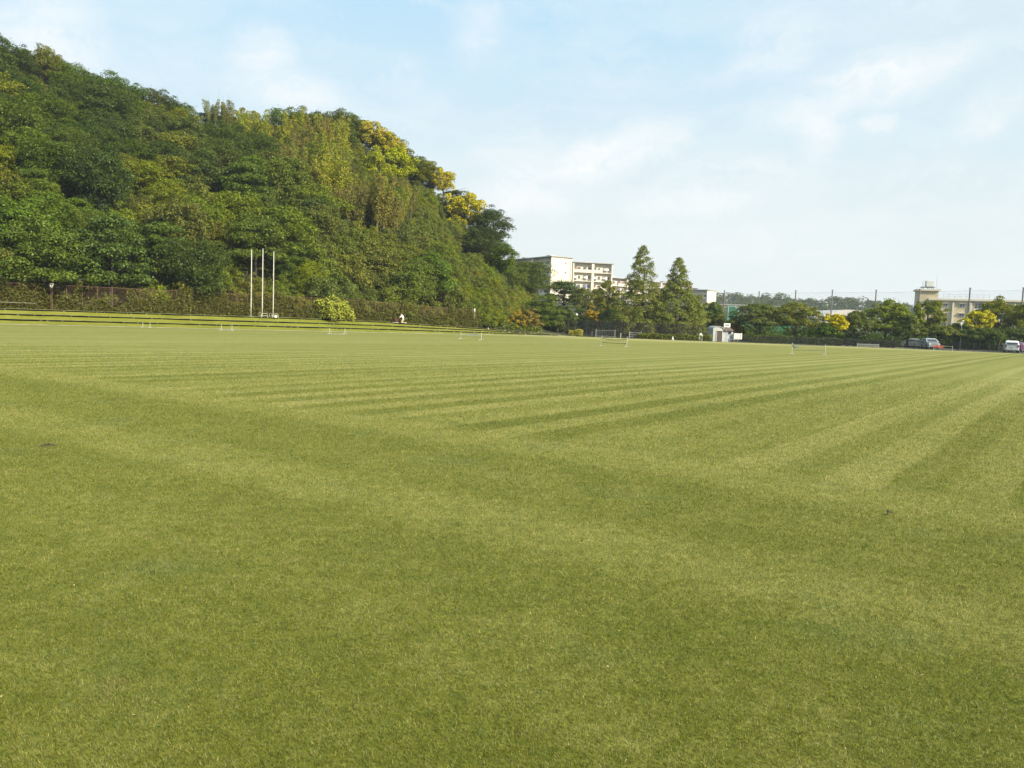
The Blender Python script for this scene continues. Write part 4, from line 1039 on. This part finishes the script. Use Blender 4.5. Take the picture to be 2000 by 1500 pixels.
# ------------------------------------------------------------------ land behind: rise with the flats, far wooded hill
def bump_terrain(name, x0, x1, y0, y1, fn, mat, nx=60, ny=30):
    A = np.linspace(x0, x1, nx); Bq = np.linspace(y0, y1, ny); vs = [(x, y, fn(x, y)) for x in A for y in Bq]
    i, k = np.meshgrid(np.arange(nx-1), np.arange(ny-1), indexing='ij'); q = (i*ny+k).ravel()
    f = np.stack([q, q+ny, q+ny+1, q+1], 1)
    tag(link_mesh(name, np_mesh(name, vs, f, mat, True)), kind='structure')
sm = lambda v, a, b: (lambda t: t*t*(3-2*t))(min(1, max(0, (v-a)/(b-a))))
bump_terrain('rise', -60, 150, 190, 460, lambda x, y: -.12+8.5*sm(y, 192, 245)*sm(x, -58, -20)*(1-sm(x, 105, 148)), SOIL)
FPROF = [(1250, 600), (1268, 556), (1282, 551), (1300, 560), (1330, 578), (1400, 577), (1425, 573), (1448, 576), (1470, 582), (1488, 576), (1505, 574), (1522, 578), (1545, 586), (1575, 586), (1610, 585), (1640, 580), (1665, 583), (1700, 588), (1750, 592), (1800, 595), (1880, 604), (2100, 612)]
fx = [X_(p[0], 600) for p in FPROF]; fz = [max(2, at(p[0], p[1], 600).z-5.5) for p in FPROF]
far_z = lambda x, y: -.12+float(np.interp(x, fx, fz))*sm(y, 520, 600)*(1-.5*sm(y, 640, 760))
bump_terrain('far_hill', 90, 440, 515, 770, far_z, SOIL, 90, 30)
def far_wood():
    rng = np.random.default_rng(77); V = []
    for k in range(430):
        y = rng.uniform(540, 640); x = rng.uniform(98, 435)
        z = far_z(x, y); r = rng.uniform(3.0, 6.2)
        p, n = clump_points(np.array([x, y, z+r*.5]), r, rng.uniform(.6, .95), 110, rng, .5); V.append(leaves(p, n, 1.5, rng))
    v = np.concatenate(V); tag(link_mesh('far_wood', np_mesh('far_wood', v, quadfaces(len(v)), L_FAR)), 'hazy wooded hills far behind the net poles', 'wood', kind='stuff')
far_wood()
# ------------------------------------------------------------------ buildings
LAUNDRY = [plain('cloth_blue', (.16, .22, .36), .9), plain('cloth_white', (.7, .7, .7), .9), plain('cloth_red', (.35, .14, .12), .9)]
def apartment(corner, ang, L, D, z0, top, lab, storeys, bays, facade='front', gable_windows=True, hatch=3, seed=0, wall=None, group='apartment blocks on the rise'):
    """local frame: x along the facade (0..L), y depth (0..D, facade at y=0 facing -y), z up from z0"""
    rr = random.Random(seed); wall = wall or CREAM
    e = empty('apartment_block', (corner[0], corner[1], z0), ang, lab, 'building', group); H = top-z0; sh = (H-.5)/storeys; bd = 1.25
    b = MB(); b.box((L/2, bd+(D-bd)/2, H/2-.2), (L, D-bd, H-.1)); b.build('wall', wall, e)
    b = MB(); b.box((L/2, D/2-.1, H-.06), (L+.7, D+.7, .28)); b.build('roof', CONC, e)
    for k in range(hatch):
        b = MB(); x = L*(k+.55)/hatch; b.box((x, D*.5, H+.42), (2.0, 1.7, .7)); b.box((x, D*.5, H+.82), (2.3, 2.0, .12)); b.build('roof_hatch', GREYM if k % 2 else OFFWHITE, e)
    bw = L/bays; proto = {}
    vis = range(max(0, storeys-4), storeys)
    for s in vis:
        zf = s*sh
        b = MB(); b.box((L/2, bd/2, zf+.06), (L, bd, .20)); b.build('balcony_floor', wall, e)
        for k in range(bays):
            x = bw*(k+.5)
            b = MB(); b.box((x, .05, zf+.62), (bw-.34, .09, .92)) if rr.random() < .6 else [b.box((x+q*(bw-.5)/2, .05, zf+.62), (.05, .05, .92)) for q in np.linspace(-1, 1, 15)]
            b.build('balcony_rail', wall if len(b.v) == 8 else GREYM, e)
            w = MB(); w.box((x-bw*.20, bd-.02, zf+1.22), (bw*.34, .05, 1.75)); wo = w.build('window', APGLASS, e)
            w = MB(); w.box((x+bw*.24, bd-.02, zf+1.40), (bw*.24, .05, 1.1)); wo = w.build('window', APGLASS, e)
            if rr.random() < .55:
                c = MB()
                for q in range(rr.randint(2, 4)): c.box((x-bw*.3+.55*q, .45, zf+1.45), (.42, .05, rr.uniform(.5, .9)))
                c.build('laundry', rr.choice(LAUNDRY), e)
    for k in range(bays+1):
        if k in (0, bays) or k % 2 == 0:
            b = MB(); b.box((min(max(bw*k, .18), L-.18), bd/2-.06, H/2-.15), (.36 if k in (0, bays) else .9, bd+.13, H-.3)); b.build('fin', wall, e)
    if gable_windows:
        for s in vis:
            w = MB(); w.box((L+.01, D*.68, s*sh+1.5), (.05, .55, .55)); w.build('gable_window', APGLASS, e)
            w = MB(); w.box((L+.005, D/2, s*sh+.05), (.03, D-1.2, .05)); w.build('gable_joint', CONC, e)
        w = MB(); w.tube([(L+.09, D-.5, .1), (L+.09, D-.5, H-.3)], .07, 6); w.build('drain_pipe', CONC, e)
    return e
def corner(px, py, Y): p = at(px, py, Y); return p
# long block left: shaded balcony side runs back to the left, bright end wall faces the pitch
def ap_by_right_corner(px, py, Y, ang, L, D, **kw):
    c = at(px, py, Y); d = Vector((math.cos(ang), math.sin(ang), 0))
    o = Vector((c.x, c.y, 0))-d*L
    return apartment((o.x, o.y), ang, L, D, kw.pop('z0', 8.0), c.z, **kw)
ap_by_right_corner(1078, 500, 262, rad(-58), 46, 8.2, lab='white apartment block with a bright blank end wall and shaded balconies on its left', storeys=5, bays=8, seed=1)
c = at(1120, 511, 292)
apartment((c.x, c.y), rad(14), 15.2, 8.0, 8.0, c.z, 'white apartment block with sunlit balconies and laundry, right next to the blank end wall', 5, 4, gable_windows=False, hatch=0, seed=2)
c = at(1190, 541, 335)
apartment((c.x, c.y), rad(43), 60, 8.5, 7.0, c.z, 'pale apartment block in shade behind the two conical trees', 5, 10, seed=3, hatch=5)
ap_by_right_corner(1382, 566, 338, rad(-40), 34, 8.5, z0=0, lab='small looking white apartment block with bright end wall, left of the first net pole', storeys=5, bays=6, seed=4, hatch=2)
# low long white house
c = at(1404, 594, 345)
apartment((c.x, c.y), rad(-3), 26, 8, 0, c.z, 'low white building with a row of windows behind the green net frame', 4, 7, gable_windows=False, hatch=0, seed=5)
# hall with a pale arched roof
def hall():
    Y = 205; x0, x1 = X_(1588, Y), X_(1722, Y); zt = at(1650, 604, Y).z
    e = empty('hall', (x0, Y, 0), rad(4), 'hall with a wide pale grey arched roof behind the golden yellow tree', 'building'); L = x1-x0; D = 18; hw = zt-2.6
    b = MB(); b.box((L/2, D/2, hw/2), (L, D, hw)); b.build('wall', CONC, e)
    prof = [(-.8, hw+.02)]+[(L*f if 0 < f < 1 else (-.8 if f == 0 else L+.8), hw+.25+2.3*math.sin(math.pi*f)**.8) for f in np.linspace(0, 1, 15)]+[(L+.8, hw+.02)]
    b = MB(); b.prism(prof, 'Y', -.7, D+.5); b.build('roof', plain('pale_roof', (.46, .44, .41), .6, var=.1, scale=.4), e)
    for k in range(6):
        b = MB(); b.box((L*(k+.5)/6, -.03, hw-1.2), (1.7, .08, 1.0)); w = b.build('window', GLASS, e)
        b = MB(); b.box((L*(k+.5)/6, -.09, hw-.66), (1.9, .1, .08)); b.box((L*(k+.5)/6, -.09, hw-1.74), (1.9, .1, .08)); b.box((L*(k+.5)/6, -.085, hw-1.2), (.06, .06, 1.0)); b.build('frame', OFFWHITE, w)
hall()
def school():
    Y = 252; c = at(1815, 583, Y); H = c.z; ang = rad(-17)
    e = empty('school_building', (c.x, Y, 0), ang, 'long tan school building with flat roof, stair tower and water tank at the right', 'building')
    L, D, fl = 74.0, 11.0, 3.0; e_w = 4.0
    b = MB(); b.box((L/2, D/2, H/2-.3), (L, D, H-.6)); b.build('wall', TAN, e)
    b = MB(); b.box((L/2, D/2-.25, H-.2), (L+.6, D+1.1, .55)); b.box((L/2, D/2-.1, H-.62), (L+.3, D+.5, .3)); b.build('roof', TANL, e)
    # stair tower with tank
    tw = 5.6; tz = at(1818, 566, Y).z
    b = MB(); b.box((-.3, 3.3, tz/2), (tw, 6.4, tz-.4)); b.build('stair_tower', TAN, e)
    b = MB(); b.box((-.3, 3.2, tz-.05), (tw+1.0, 7.4, .55)); b.build('tower_roof', TANL, e)
    fr = MB()
    for x in (-1.6, .0, 1.2):
        for y in (1.6, 4.4): fr.box((x, y, tz+.55), (.14, .14, .8))
    fr.box((-.2, 3.0, tz+.93), (3.9, 3.4, .12)); fr.build('tank_frame', DARKM, e)
    tk = MB(); tk.box((.25, 3.0, tz+1.95), (2.1, 2.3, 1.9)); t = tk.build('water_tank', plain('tank_panel', (.60, .60, .56), .5, var=.05), e, bevel=.08)
    rl = MB()
    for x in (-1.9, -1.1): rl.tube([(x, 1.5, tz+.95), (x, 1.5, tz+2.9)], .04, 5)
    for z in np.linspace(1.3, 2.8, 5): rl.tube([(-1.9, 1.5, tz+z), (-1.1, 1.5, tz+z)], .03, 5)
    rl.tube([(-1.1, 1.5, tz+2.9), (-.7, 1.6, tz+2.9)], .04, 5); rl.build('ladder', GREYM, e)
    an = MB(); an.tube([(2.3, 3.0, tz+.1), (2.3, 3.0, tz+4.8)], [.06, .02], 6); an.tube([(2.05, 3.0, tz+3.2), (2.55, 3.0, tz+3.2)], .02, 5); an.build('antenna', GREYM, e)
    rg = MB()
    for k in range(9): rg.tube([(4+1.6*k, .6, H), (4+1.6*k, .6, H+1.5)], .03, 5)
    for z in (.8, 1.5): rg.tube([(4, .6, H+z), (16.8, .6, H+z)], .03, 5)
    rg.build('roof_railing', GREYM, e)
    PIL = plain('pilaster_sunlit', (.66, .62, .50), .9, var=.05)  # lighter than the wall: sunlit strips put into the colour
    for x in (6.8, 11.7, 23.6, 35.0, 46.5, 58.0, 69.5):
        b = MB(); b.box((x, -.22, H/2-.5), (.42, .46, H-1.0)); b.build('pilaster', PIL, e)
    fr_m = OFFWHITE
    def window(x, z, w, h, panes, hood):
        p = MB(); p.box((x, -.02, z), (w, .06, h)); wo = p.build('window', GLASS, e)
        f = MB(); f.box((x, -.06, z+h/2+.03), (w+.16, .12, .08)); f.box((x, -.08, z-h/2-.03), (w+.2, .16, .08))
        for q in range(panes+1): f.box((x-w/2+w*q/panes, -.062, z), (.07, .07, h-.02))
        if h > 1.2: f.box((x, -.058, z+h*.15), (w, .05, .06))
        f.build('frame', fr_m, wo)
        if hood: s = MB(); s.box((x, -.3, z+h/2+.18), (w+.4, .6, .12)); s.build('hood', TANL, wo)
    for s in range(3):
        z = H-2.0-fl*s
        for x in (4.6, 9.4): window(x, z, 1.45, .95, 2, True)
        for k in range(7):
            window(14.6+k*5.7+(k//2)*.35, z+.05, 3.6, 1.55, 4, False)
            b = MB(); b.box((14.6+k*5.7+(k//2)*.35, -.06, z-1.15), (4.2, .10, .55)); b.build('sill_panel', PALE, e)
school()

# ------------------------------------------------------------------ road and cars
b = MB(); b.add([(30, 114.5, -.03), (60, 107.0, -.03), (105, 90.0, -.03), (108, 96.5, -.03), (64, 113.5, -.03), (32, 121.0, -.03)], [(0, 1, 2, 3, 4, 5)])
o = b.build('road', plain('asphalt', (.17, .165, .155), .9, var=.2, scale=1.5)); tag(o, kind='structure')
if o.data.polygons[0].normal.z < 0: o.data.flip_normals()
PLATE = plain('licence_plate', (.75, .75, .70), .5, var=.03); TAIL = plain('tail_lamp', (.40, .03, .02), .25, var=.1); HEADL = plain('head_lamp', (.75, .77, .78), .15, var=.05)
def car(loc, rz, lab, paint, kind='van', L=4.2, Wd=1.7, Ht=1.75):
    """nose towards -y"""
    e = empty('parked_car', loc, rz, lab, 'car', 'cars parked beyond the pitch')
    if kind == 'van': prof = [(-L/2, .42), (-L/2+.03, .78), (-L/2+.75, 1.0), (-L/2+1.45, Ht-.08), (-L/2+1.9, Ht), (L/2-.5, Ht), (L/2-.16, Ht-.18), (L/2-.02, .98), (L/2, .5), (L/2-.08, .28), (-L/2+.1, .28)]
    else: prof = [(-L/2, .40), (-L/2+.04, .70), (-L/2+1.05, .90), (-L/2+1.85, Ht-.06), (-L/2+2.2, Ht), (L/2-1.3, Ht-.02), (L/2-.45, 1.0), (L/2-.03, .92), (L/2, .48), (L/2-.08, .26), (-L/2+.1, .26)]
    b = MB(); n = len(prof)
    secs = [(-Wd/2, .94, -.02), (-Wd/2+.10, 1.0, 0), (Wd/2-.10, 1.0, 0), (Wd/2, .94, -.02)]
    vs = []; fs = []
    for x, s, dz in secs:
        for (y, z) in prof:
            xx = x
            if z > 1.0: xx = x*(1-.16*(z-1.0)/max(Ht-1.0, .1))
            vs.append((xx, y*(s if abs(y) > L/2-.2 else 1), z+dz))
    for i in range(3):
        for k in range(n): fs.append((i*n+k, i*n+(k+1) % n, (i+1)*n+(k+1) % n, (i+1)*n+k))
    fs += [tuple(range(n)), tuple(3*n+k for k in range(n))[::-1]]
    b.add(vs, fs); b.build('body', paint, e, bevel=.03)
    def glass(name, q): g = MB(); g.add(q, [(0, 1, 2, 3)]); g.build(name, GLASS, e)
    wt = Wd*.40
    ya, za, yb, zb = (prof[2][0]+.04, prof[2][1]+.04, prof[3][0]-.02, prof[3][1]-.03)
    nrm = Vector((0, -(zb-za), (yb-ya))).normalized()*.012
    glass('windscreen', [(-wt, ya+nrm.y, za+nrm.z), (wt, ya+nrm.y, za+nrm.z), (wt*.9, yb+nrm.y, zb+nrm.z), (-wt*.9, yb+nrm.y, zb+nrm.z)])
    i6 = 6 if kind == 'van' else 5; i7 = i6+1
    ya, za, yb, zb = prof[i7][0], prof[i7][1]+.08, prof[i6][0], prof[i6][1]-.04
    glass('rear_window', [(wt, ya+.012, za), (-wt, ya+.012, za), (-wt*.9, yb+.03, zb), (wt*.9, yb+.03, zb)])
    for s in (-1, 1):
        xx = Wd/2*s; top = Ht-.16
        xt = xx*(1-.16*(top-1)/(Ht-1))
        for y0, y1, y0t in ((-L/2+1.2, .05, -L/2+1.75), (.15, L/2-.55, .15)):
            glass('side_window', [(xx*.99+.014*s, y0, 1.04), (xx*.99+.014*s, y1, 1.04), (xt+.014*s, y1-.12, top), (xt+.014*s, y0t, top)])
        for y in (-L/2+.82, L/2-.80):
            w = empty('wheel', (xx*.90, y, .31)); w.parent = e
            t = MB(); t.lathe((0, 0, 0), [(.20, -.10), (.31, -.09), (.31, .09), (.20, .10)], 18, 'Z'); o = t.build('tyre', BLACK, w); o.rotation_euler = (0, math.pi/2, 0)
            t = MB(); t.lathe((0, 0, 0), [(.19, -.105), (.20, .105)], 14, 'Z'); o = t.build('rim', GREYM, w); o.rotation_euler = (0, math.pi/2, 0)
        h = MB(); h.box((s*(Wd/2-.24), -L/2+.035, .66), (.34, .12, .16)); h.build('headlight', HEADL, e, bevel=.02)
        h = MB(); h.box((s*(Wd/2-.13), L/2-.03, .86), (.16, .09, .34)); h.build('taillight', TAIL, e, bevel=.02)
        h = MB(); h.box((s*(Wd/2+.09), -L/2+1.35, 1.06), (.16, .10, .14)); h.build('mirror', paint, e, bevel=.02)
    h = MB(); h.box((0, L/2+.008, .66), (.33, .02, .165)); h.build('licence_plate', PLATE, e)
    h = MB(); h.box((0, L/2-.01, .40), (Wd*.93, .10, .20)); h.box((0, -L/2+.01, .40), (Wd*.93, .10, .20)); h.build('bumper', paint, e, bevel=.03)
    return e
CARW = plain('car_white', (.80, .80, .78), .3, var=.02); CARS = plain('car_silver', (.42, .44, .45), .3, .3, var=.03); CARB = plain('car_bluegrey', (.16, .22, .28), .3, .2, var=.03); CARD = plain('car_dark', (.05, .055, .06), .3, var=.03)
PURP = plain('car_purple', (.16, .05, .17), .35, var=.03)
car((X_(1969.5, 106), 106, -.03), rad(151), 'white van seen from behind on the road at the right edge', CARW, 'van', Ht=1.55, Wd=1.62)
car((X_(1981, 110.5), 110.5, -.03), rad(140), 'dark purple car partly hidden behind the white van', PURP, 'car', Ht=1.4)
car((X_(1811.5, 110), 110, -.03), rad(-12), 'silver grey car facing the pitch behind the red cloth', CARS, 'van', L=3.7, Ht=1.5, Wd=1.55)
car((X_(1785, 121), 121, -.07), rad(60), 'pale car mostly hidden in the shade left of the silver car', CARS, 'car', Ht=1.4)
car((X_(1278, 129), 129, -.07), rad(35), 'blue-grey car in the shade under the taller conical tree', CARB, 'car', Ht=1.42)
car((X_(1326, 129), 129, -.07), rad(-30), 'white and dark car in the shade under the shorter conical tree', CARW, 'van', Ht=1.55)
car((X_(1300, 131), 131, -.07), rad(10), 'dark car between the blue-grey car and the white one', CARD, 'car', Ht=1.42)

# ------------------------------------------------------------------ shed with its sign and cabinets
def shed():
    Y = 112.0; x0 = X_(1388, Y)
    e = empty('shed', (x0, Y, 0), rad(6), 'small pale grey shed with arched end and dark doorway beyond the pitch', 'shed')
    wl, hw, r = 1.60, 1.75, .45
    MET = plain('shed_metal', (.40, .42, .39), .6, var=.15, scale=2.0)
    prof = [(0, -.05), (wl, -.05), (wl, hw)]+[(wl/2+wl/2*math.cos(a), hw+r*math.sin(a)) for a in np.linspace(.2, math.pi-.2, 9)]+[(0, hw)]
    b = MB(); b.prism(prof, 'Y', 0, 2.6); b.build('wall', MET, e)
    b = MB(); b.prism([(wl/2+(wl/2+.06)*math.cos(a), hw+.02+(r+.05)*math.sin(a)) for a in np.linspace(0, math.pi, 11)]+[(wl/2+wl/2*math.cos(a), hw+.01+r*math.sin(a)) for a in np.linspace(math.pi, 0, 11)], 'Y', -.12, 2.7); b.build('arched_roof', plain('roof_zinc', (.40, .42, .40), .5, .2, var=.2), e)
    b = MB(); b.box((1.0, -.01, .78), (.86, .06, 1.60)); d = b.build('door', plain('door_dark', (.075, .055, .045), .7, var=.3), e)
    b = MB(); b.box((1.0, -.05, 1.60), (.98, .07, .06)); b.box((.54, -.05, .78), (.06, .07, 1.6)); b.box((1.46, -.05, .78), (.06, .07, 1.6)); b.build('door_frame', OFFWHITE, d)
    b = MB(); b.box((1.32, -.055, .8), (.05, .05, .14)); b.build('handle', GREYM, d)
    b = MB(); b.box((2.34, .9, .80), (1.46, 1.7, 1.7)); b.build('side_room', plain('side_room_wall', (.40, .42, .43), .7, var=.2, scale=2), e)
    b = MB(); b.prism([(-.25, 1.60), (-.25, 1.68), (1.9, 2.18), (1.9, 2.10)], 'X', 1.64, 3.2); b.build('lean_roof', plain('brown_roof', (.14, .095, .07), .8, var=.3), e)
    b = MB(); b.box((2.62, .035, 1.30), (.42, .06, .42)); w = b.build('window', GLASS, e)
    b = MB(); b.box((2.62, -.005, 1.53), (.5, .05, .05)); b.box((2.62, -.005, 1.07), (.5, .05, .05)); b.build('frame', OFFWHITE, w)
    b = MB(); b.box((3.11, .12, 1.05), (.13, .12, .7)); b.build('side_panel', WHITE, e)
    e.scale = (.92, .92, .94)
    s = empty('sign_board', (x0+1.50, Y+.30, 1.80), rad(6), 'white sign board with a dark worn panel standing on the shed roof', 'sign')
    b = MB(); b.box((.5, 0, .48), (.92, .07, .54)); b.build('board', WHITE, s)
    b = MB(); b.box((.5, -.045, .50), (.62, .02, .22)); b.build('lettering_panel', plain('worn_print', (.24, .24, .25), .8, var=.6, scale=14), s)
    for x in (.15, .85): b = MB(); b.tube([(x, .06, -.15), (x, .06, .5)], .025, 6); b.build('strut', GREYM, s)
    c = empty('cabinet', (X_(1428.5, Y), Y-.1, 0), rad(6), 'low white storage cabinet with a red edge right of the shed', 'cabinet')
    b = MB(); b.box((.46, .4, .74), (.90, .75, .92)); b.build('body', OFFWHITE, c, bevel=.02)
    for x in (.23, .69): b = MB(); b.box((x, .018, .74), (.42, .02, .84)); b.build('door', PALE, c)
    b = MB(); b.box((.945, .3, .76), (.06, .5, .95)); b.build('red_edge', RED, c)
    b = MB(); b.box((1.08, .1, .80), (.20, .16, .88)); b.build('white_end', WHITE, c)
    for x in (.05, .88):
        for y in (.08, .7): b = MB(); b.box((x, y, .14), (.06, .06, .30)); b.build('leg', GREYM, c)
    bn = empty('bench', (X_(1418, 110.6), 110.6, 0), rad(6), 'low grey bench in front of the shed and cabinet', 'bench')
    b = MB(); b.box((.9, 0, .36), (1.9, .32, .06)); b.build('seat', GREYM, bn)
    for x in (.1, 1.7): b = MB(); b.box((x, 0, .16), (.06, .28, .34)); b.build('leg', GREYM, bn)
    p = empty('thin_post', (X_(1414, 109.6), 109.6, 0), 0, 'thin grey post standing in front of the shed', 'post')
    b = MB(); b.tube([(0, 0, -.1), (0, 0, 2.0)], .035, 8); b.build('shaft', GREYM, p); b = MB(); b.lathe((0, 0, 2.0), [(.05, 0), (.05, .04), (.02, .07)], 8); b.build('cap', GREYM, p)
    a = empty('board', (X_(1364.5, 111.4), 111.4, 0), rad(8), 'small white pointed board standing in the rough grass left of the shed', 'board')
    b = MB(); b.prism([(-.26, .12), (.26, .12), (.26, .75), (0, 1.12), (-.26, .75)], 'Y', -.04, .04); b.build('panel', WHITE, a)
    b = MB(); b.box((-.10, -.05, .5), (.03, .02, .6)); b.box((.08, -.05, .5), (.03, .02, .6)); b.build('slats', GREYM, a)
    for x in (-.2, .2): b = MB(); b.box((x, .02, .1), (.05, .05, .35)); b.build('leg', OFFWHITE, a)
    k = empty('marker_cone', (X_(1310, 110.5), 110.5, 0), 0, 'small white cone on the far edge of the pitch below the conical trees', 'cone')
    b = MB(); b.lathe((0, 0, .03), [(.14, 0), (.10, .15), (.045, .42), (.03, .44)], 14); b.build('body', WHITE, k, smooth=True); b = MB(); b.box((0, 0, .015), (.36, .36, .04)); b.build('base', OFFWHITE, k)
shed()

# lamp posts
p = Vector((X_(1121, 118.5), 118.5, 0)); e = empty('street_lamp', p, 0, 'white globe lamp on a thin pole before the trees left of the conical pair', 'lamp')
b = MB(); b.tube([(0, 0, -.1), (0, 0, 2.95)], [.06, .04], 8); b.build('pole', DARKM, e)
b = MB(); b.lathe((0, 0, 2.93), [(.05, 0)]+[(.17*math.sin(a), .18-.17*math.cos(a)) for a in np.linspace(.35, 2.9, 9)], 14); b.build('globe', WHITE, e, smooth=True)
p = Vector((X_(1870, 113.4), 113.4, 0)); e = empty('street_lamp', p, 0, 'grey pole with white floodlights in front of the school trees', 'lamp')
b = MB(); b.tube([(0, 0, -.1), (0, 0, 3.7)], [.06, .045], 8); b.build('pole', GREYM, e)
for x, z, r in ((-.14, 3.62, .4), (.12, 3.95, -.4)):
    b = MB(); b.box((x, -.1, z), (.26, .22, .34), rz=r, rx=.5); b.build('floodlight', WHITE, e, bevel=.03)
b = MB(); b.box((0, 0, 3.74), (.5, .06, .06)); b.build('bracket', GREYM, e)

# ------------------------------------------------------------------ the kneeling person
def skin_mesh(name, pts, edges, radii, mat, parent, sub=2, root=0):
    me = bpy.data.meshes.new(name); me.from_pydata(pts, edges, []); o = link_mesh(name, me, parent)
    m = o.modifiers.new('skin', 'SKIN'); m.use_smooth_shade = True
    sv = me.skin_vertices[0].data
    for i, r in enumerate(radii): sv[i].radius = (r, r) if not isinstance(r, tuple) else r; sv[i].use_root = (i == root)
    s = o.modifiers.new('sub', 'SUBSURF'); s.levels = sub; s.render_levels = sub
    me.materials.append(mat); return o
def person():
    i, p = side_thing_pos(786, 5.35, 1.30)
    fwd = rad(168)                                            # faces left along the terrace, a little towards the pitch
    e = empty('person', p+Vector((0, 0, .01)), fwd, 'person in white shirt and beige trousers kneeling on the terrace top by the fence', 'person')
    skin = plain('skin', (.42, .26, .18), .6, var=.05); shirt = plain('white_shirt', (.80, .79, .76), .85, var=.04); trou = plain('beige_trousers', (.55, .47, .32), .9, var=.08); hair = plain('dark_hair', (.02, .016, .014), .7); shoe = plain('shoe', (.62, .60, .55), .7)
    # local x = forward; one continuous body from the pelvis
    P = [(0, 0, .50), (.05, 0, .66), (.14, 0, .84), (.20, 0, .95), (.235, 0, 1.02), (.275, 0, 1.10), (.285, 0, 1.20)]
    R = [.135, .125, .14, .10, .055, .085, .095]; E = [(0, 1), (1, 2), (2, 3), (3, 4), (4, 5), (5, 6)]
    for s in (-1, 1):
        n = len(P); P += [(.16, .165*s, .92), (.33, .22*s, .70), (.52, .17*s, .50), (.56, .16*s, .44), (.59, .155*s, .40)]; R += [.062, .047, .034, .032, .030]
        E += [(3, n), (n, n+1), (n+1, n+2), (n+2, n+3), (n+3, n+4)]
        for q, (dy, ln) in enumerate(((-.03, .065), (-.01, .08), (.012, .075), (.032, .06))):
            m = len(P); P += [(.605+.3*ln, .155*s+dy, .385-.4*ln), (.61+.35*ln, .155*s+dy, .375-1.0*ln)]; R += [.0095, .008]; E += [(n+4, m), (m, m+1)]
        m = len(P); P += [(.595, .155*s-.045*s, .41), (.615, .155*s-.055*s, .375)]; R += [.010, .009]; E += [(n+3, m), (m, m+1)]
        n = len(P); P += [(.03, .10*s, .44), (.20, .13*s, .09), (-.02, .13*s, .065), (-.23, .13*s, .075), (-.29, .13*s, .04)]; R += [.10, .068, .055, .04, .035]
        E += [(0, n), (n, n+1), (n+1, n+2), (n+2, n+3), (n+3, n+4)]
    skin_mesh('body', P, E, R, skin, e)
    T = [(.02, 0, .56), (.06, 0, .68), (.14, 0, .84), (.185, 0, .93), (.215, 0, .985)]; TR = [.155, .148, .160, .118, .070]; TE = [(0, 1), (1, 2), (2, 3), (3, 4)]
    for s in (-1, 1):
        n = len(T); T += [(.16, .165*s, .92), (.33, .22*s, .70), (.43, .195*s, .60)]; TR += [.082, .064, .052]; TE += [(3, n), (n, n+1), (n+1, n+2)]
    skin_mesh('shirt', T, TE, TR, shirt, e)
    T = [(0, 0, .50), (.03, 0, .60)]; TR = [.152, .142]; TE = [(0, 1)]
    for s in (-1, 1):
        n = len(T); T += [(.03, .10*s, .44), (.20, .13*s, .10), (-.02, .13*s, .075), (-.20, .13*s, .08)]; TR += [.116, .086, .072, .056]; TE += [(0, n), (n, n+1), (n+1, n+2), (n+2, n+3)]
    skin_mesh('trousers', T, TE, TR, trou, e)
    b = MB(); b.lathe((.275, 0, 1.14), [(.112*math.sin(a), .015-.125*math.cos(a)*1.0+.02) for a in np.linspace(1.35, 3.1, 8)], 16); b.build('hair', hair, e, smooth=True)
    b = MB(); b.tube([(.365, 0, 1.165), (.40, 0, 1.145), (.372, 0, 1.125)], [.012, .018, .01], 6)
    b.build('nose', skin, e, smooth=True)
    f = MB()
    for s in (-1, 1): f.lathe((.365, .035*s, 1.175), [(.004, -.006), (.012, 0), (.004, .006)], 8)
    f.build('eyes', hair, e); f = MB(); f.box((.366, 0, 1.085), (.01, .05, .010)); f.build('mouth', plain('lips', (.30, .12, .10), .5), e)
    for s in (-1, 1): b = MB(); b.lathe((.275, .098*s, 1.15), [(.012, -.03), (.022, 0), (.010, .03)], 8); b.build('ear', skin, e)
    for s in (-1, 1): b = MB(); b.tube([(-.24, .13*s, .06), (-.34, .13*s, .05), (-.37, .13*s, .0)], [.045, .048, .03], 8); b.build('shoe', shoe, e, smooth=True)
    i2, q = side_thing_pos(779.5, 5.25, 1.30)
    m = empty('sack', q, 0, 'maroon sack on a white tray next to the kneeling person', 'sack')
    b = MB(); b.lathe((0, 0, .06), [(.17, 0), (.24, .08), (.25, .25), (.20, .42), (.10, .50), (.13, .56)], 14); b.build('bag', plain('maroon_cloth', (.075, .018, .02), .9, var=.3, scale=6), m, smooth=True)
    b = MB(); b.box((0, 0, .035), (.62, .44, .06)); b.build('tray', WHITE, m, bevel=.015)
person()

# ------------------------------------------------------------------ light summer haze over the whole place
def haze():
    m, t = new_mat('haze_air'); out = t.n('ShaderNodeOutputMaterial')
    v = t.n('ShaderNodeVolumePrincipled', {'Color': (.80, .90, 1.0, 1), 'Density': HAZE, 'Anisotropy': 0.0})
    t.t.links.new(v.outputs[0], out.inputs['Volume'])
    b = MB(); b.box((0, 0, 40), (1760, 1760, 84)); o = b.build('haze', m); tag(o, 'thin bluish summer haze over the whole place', 'haze', kind='stuff')
HAZE = .00022
haze()
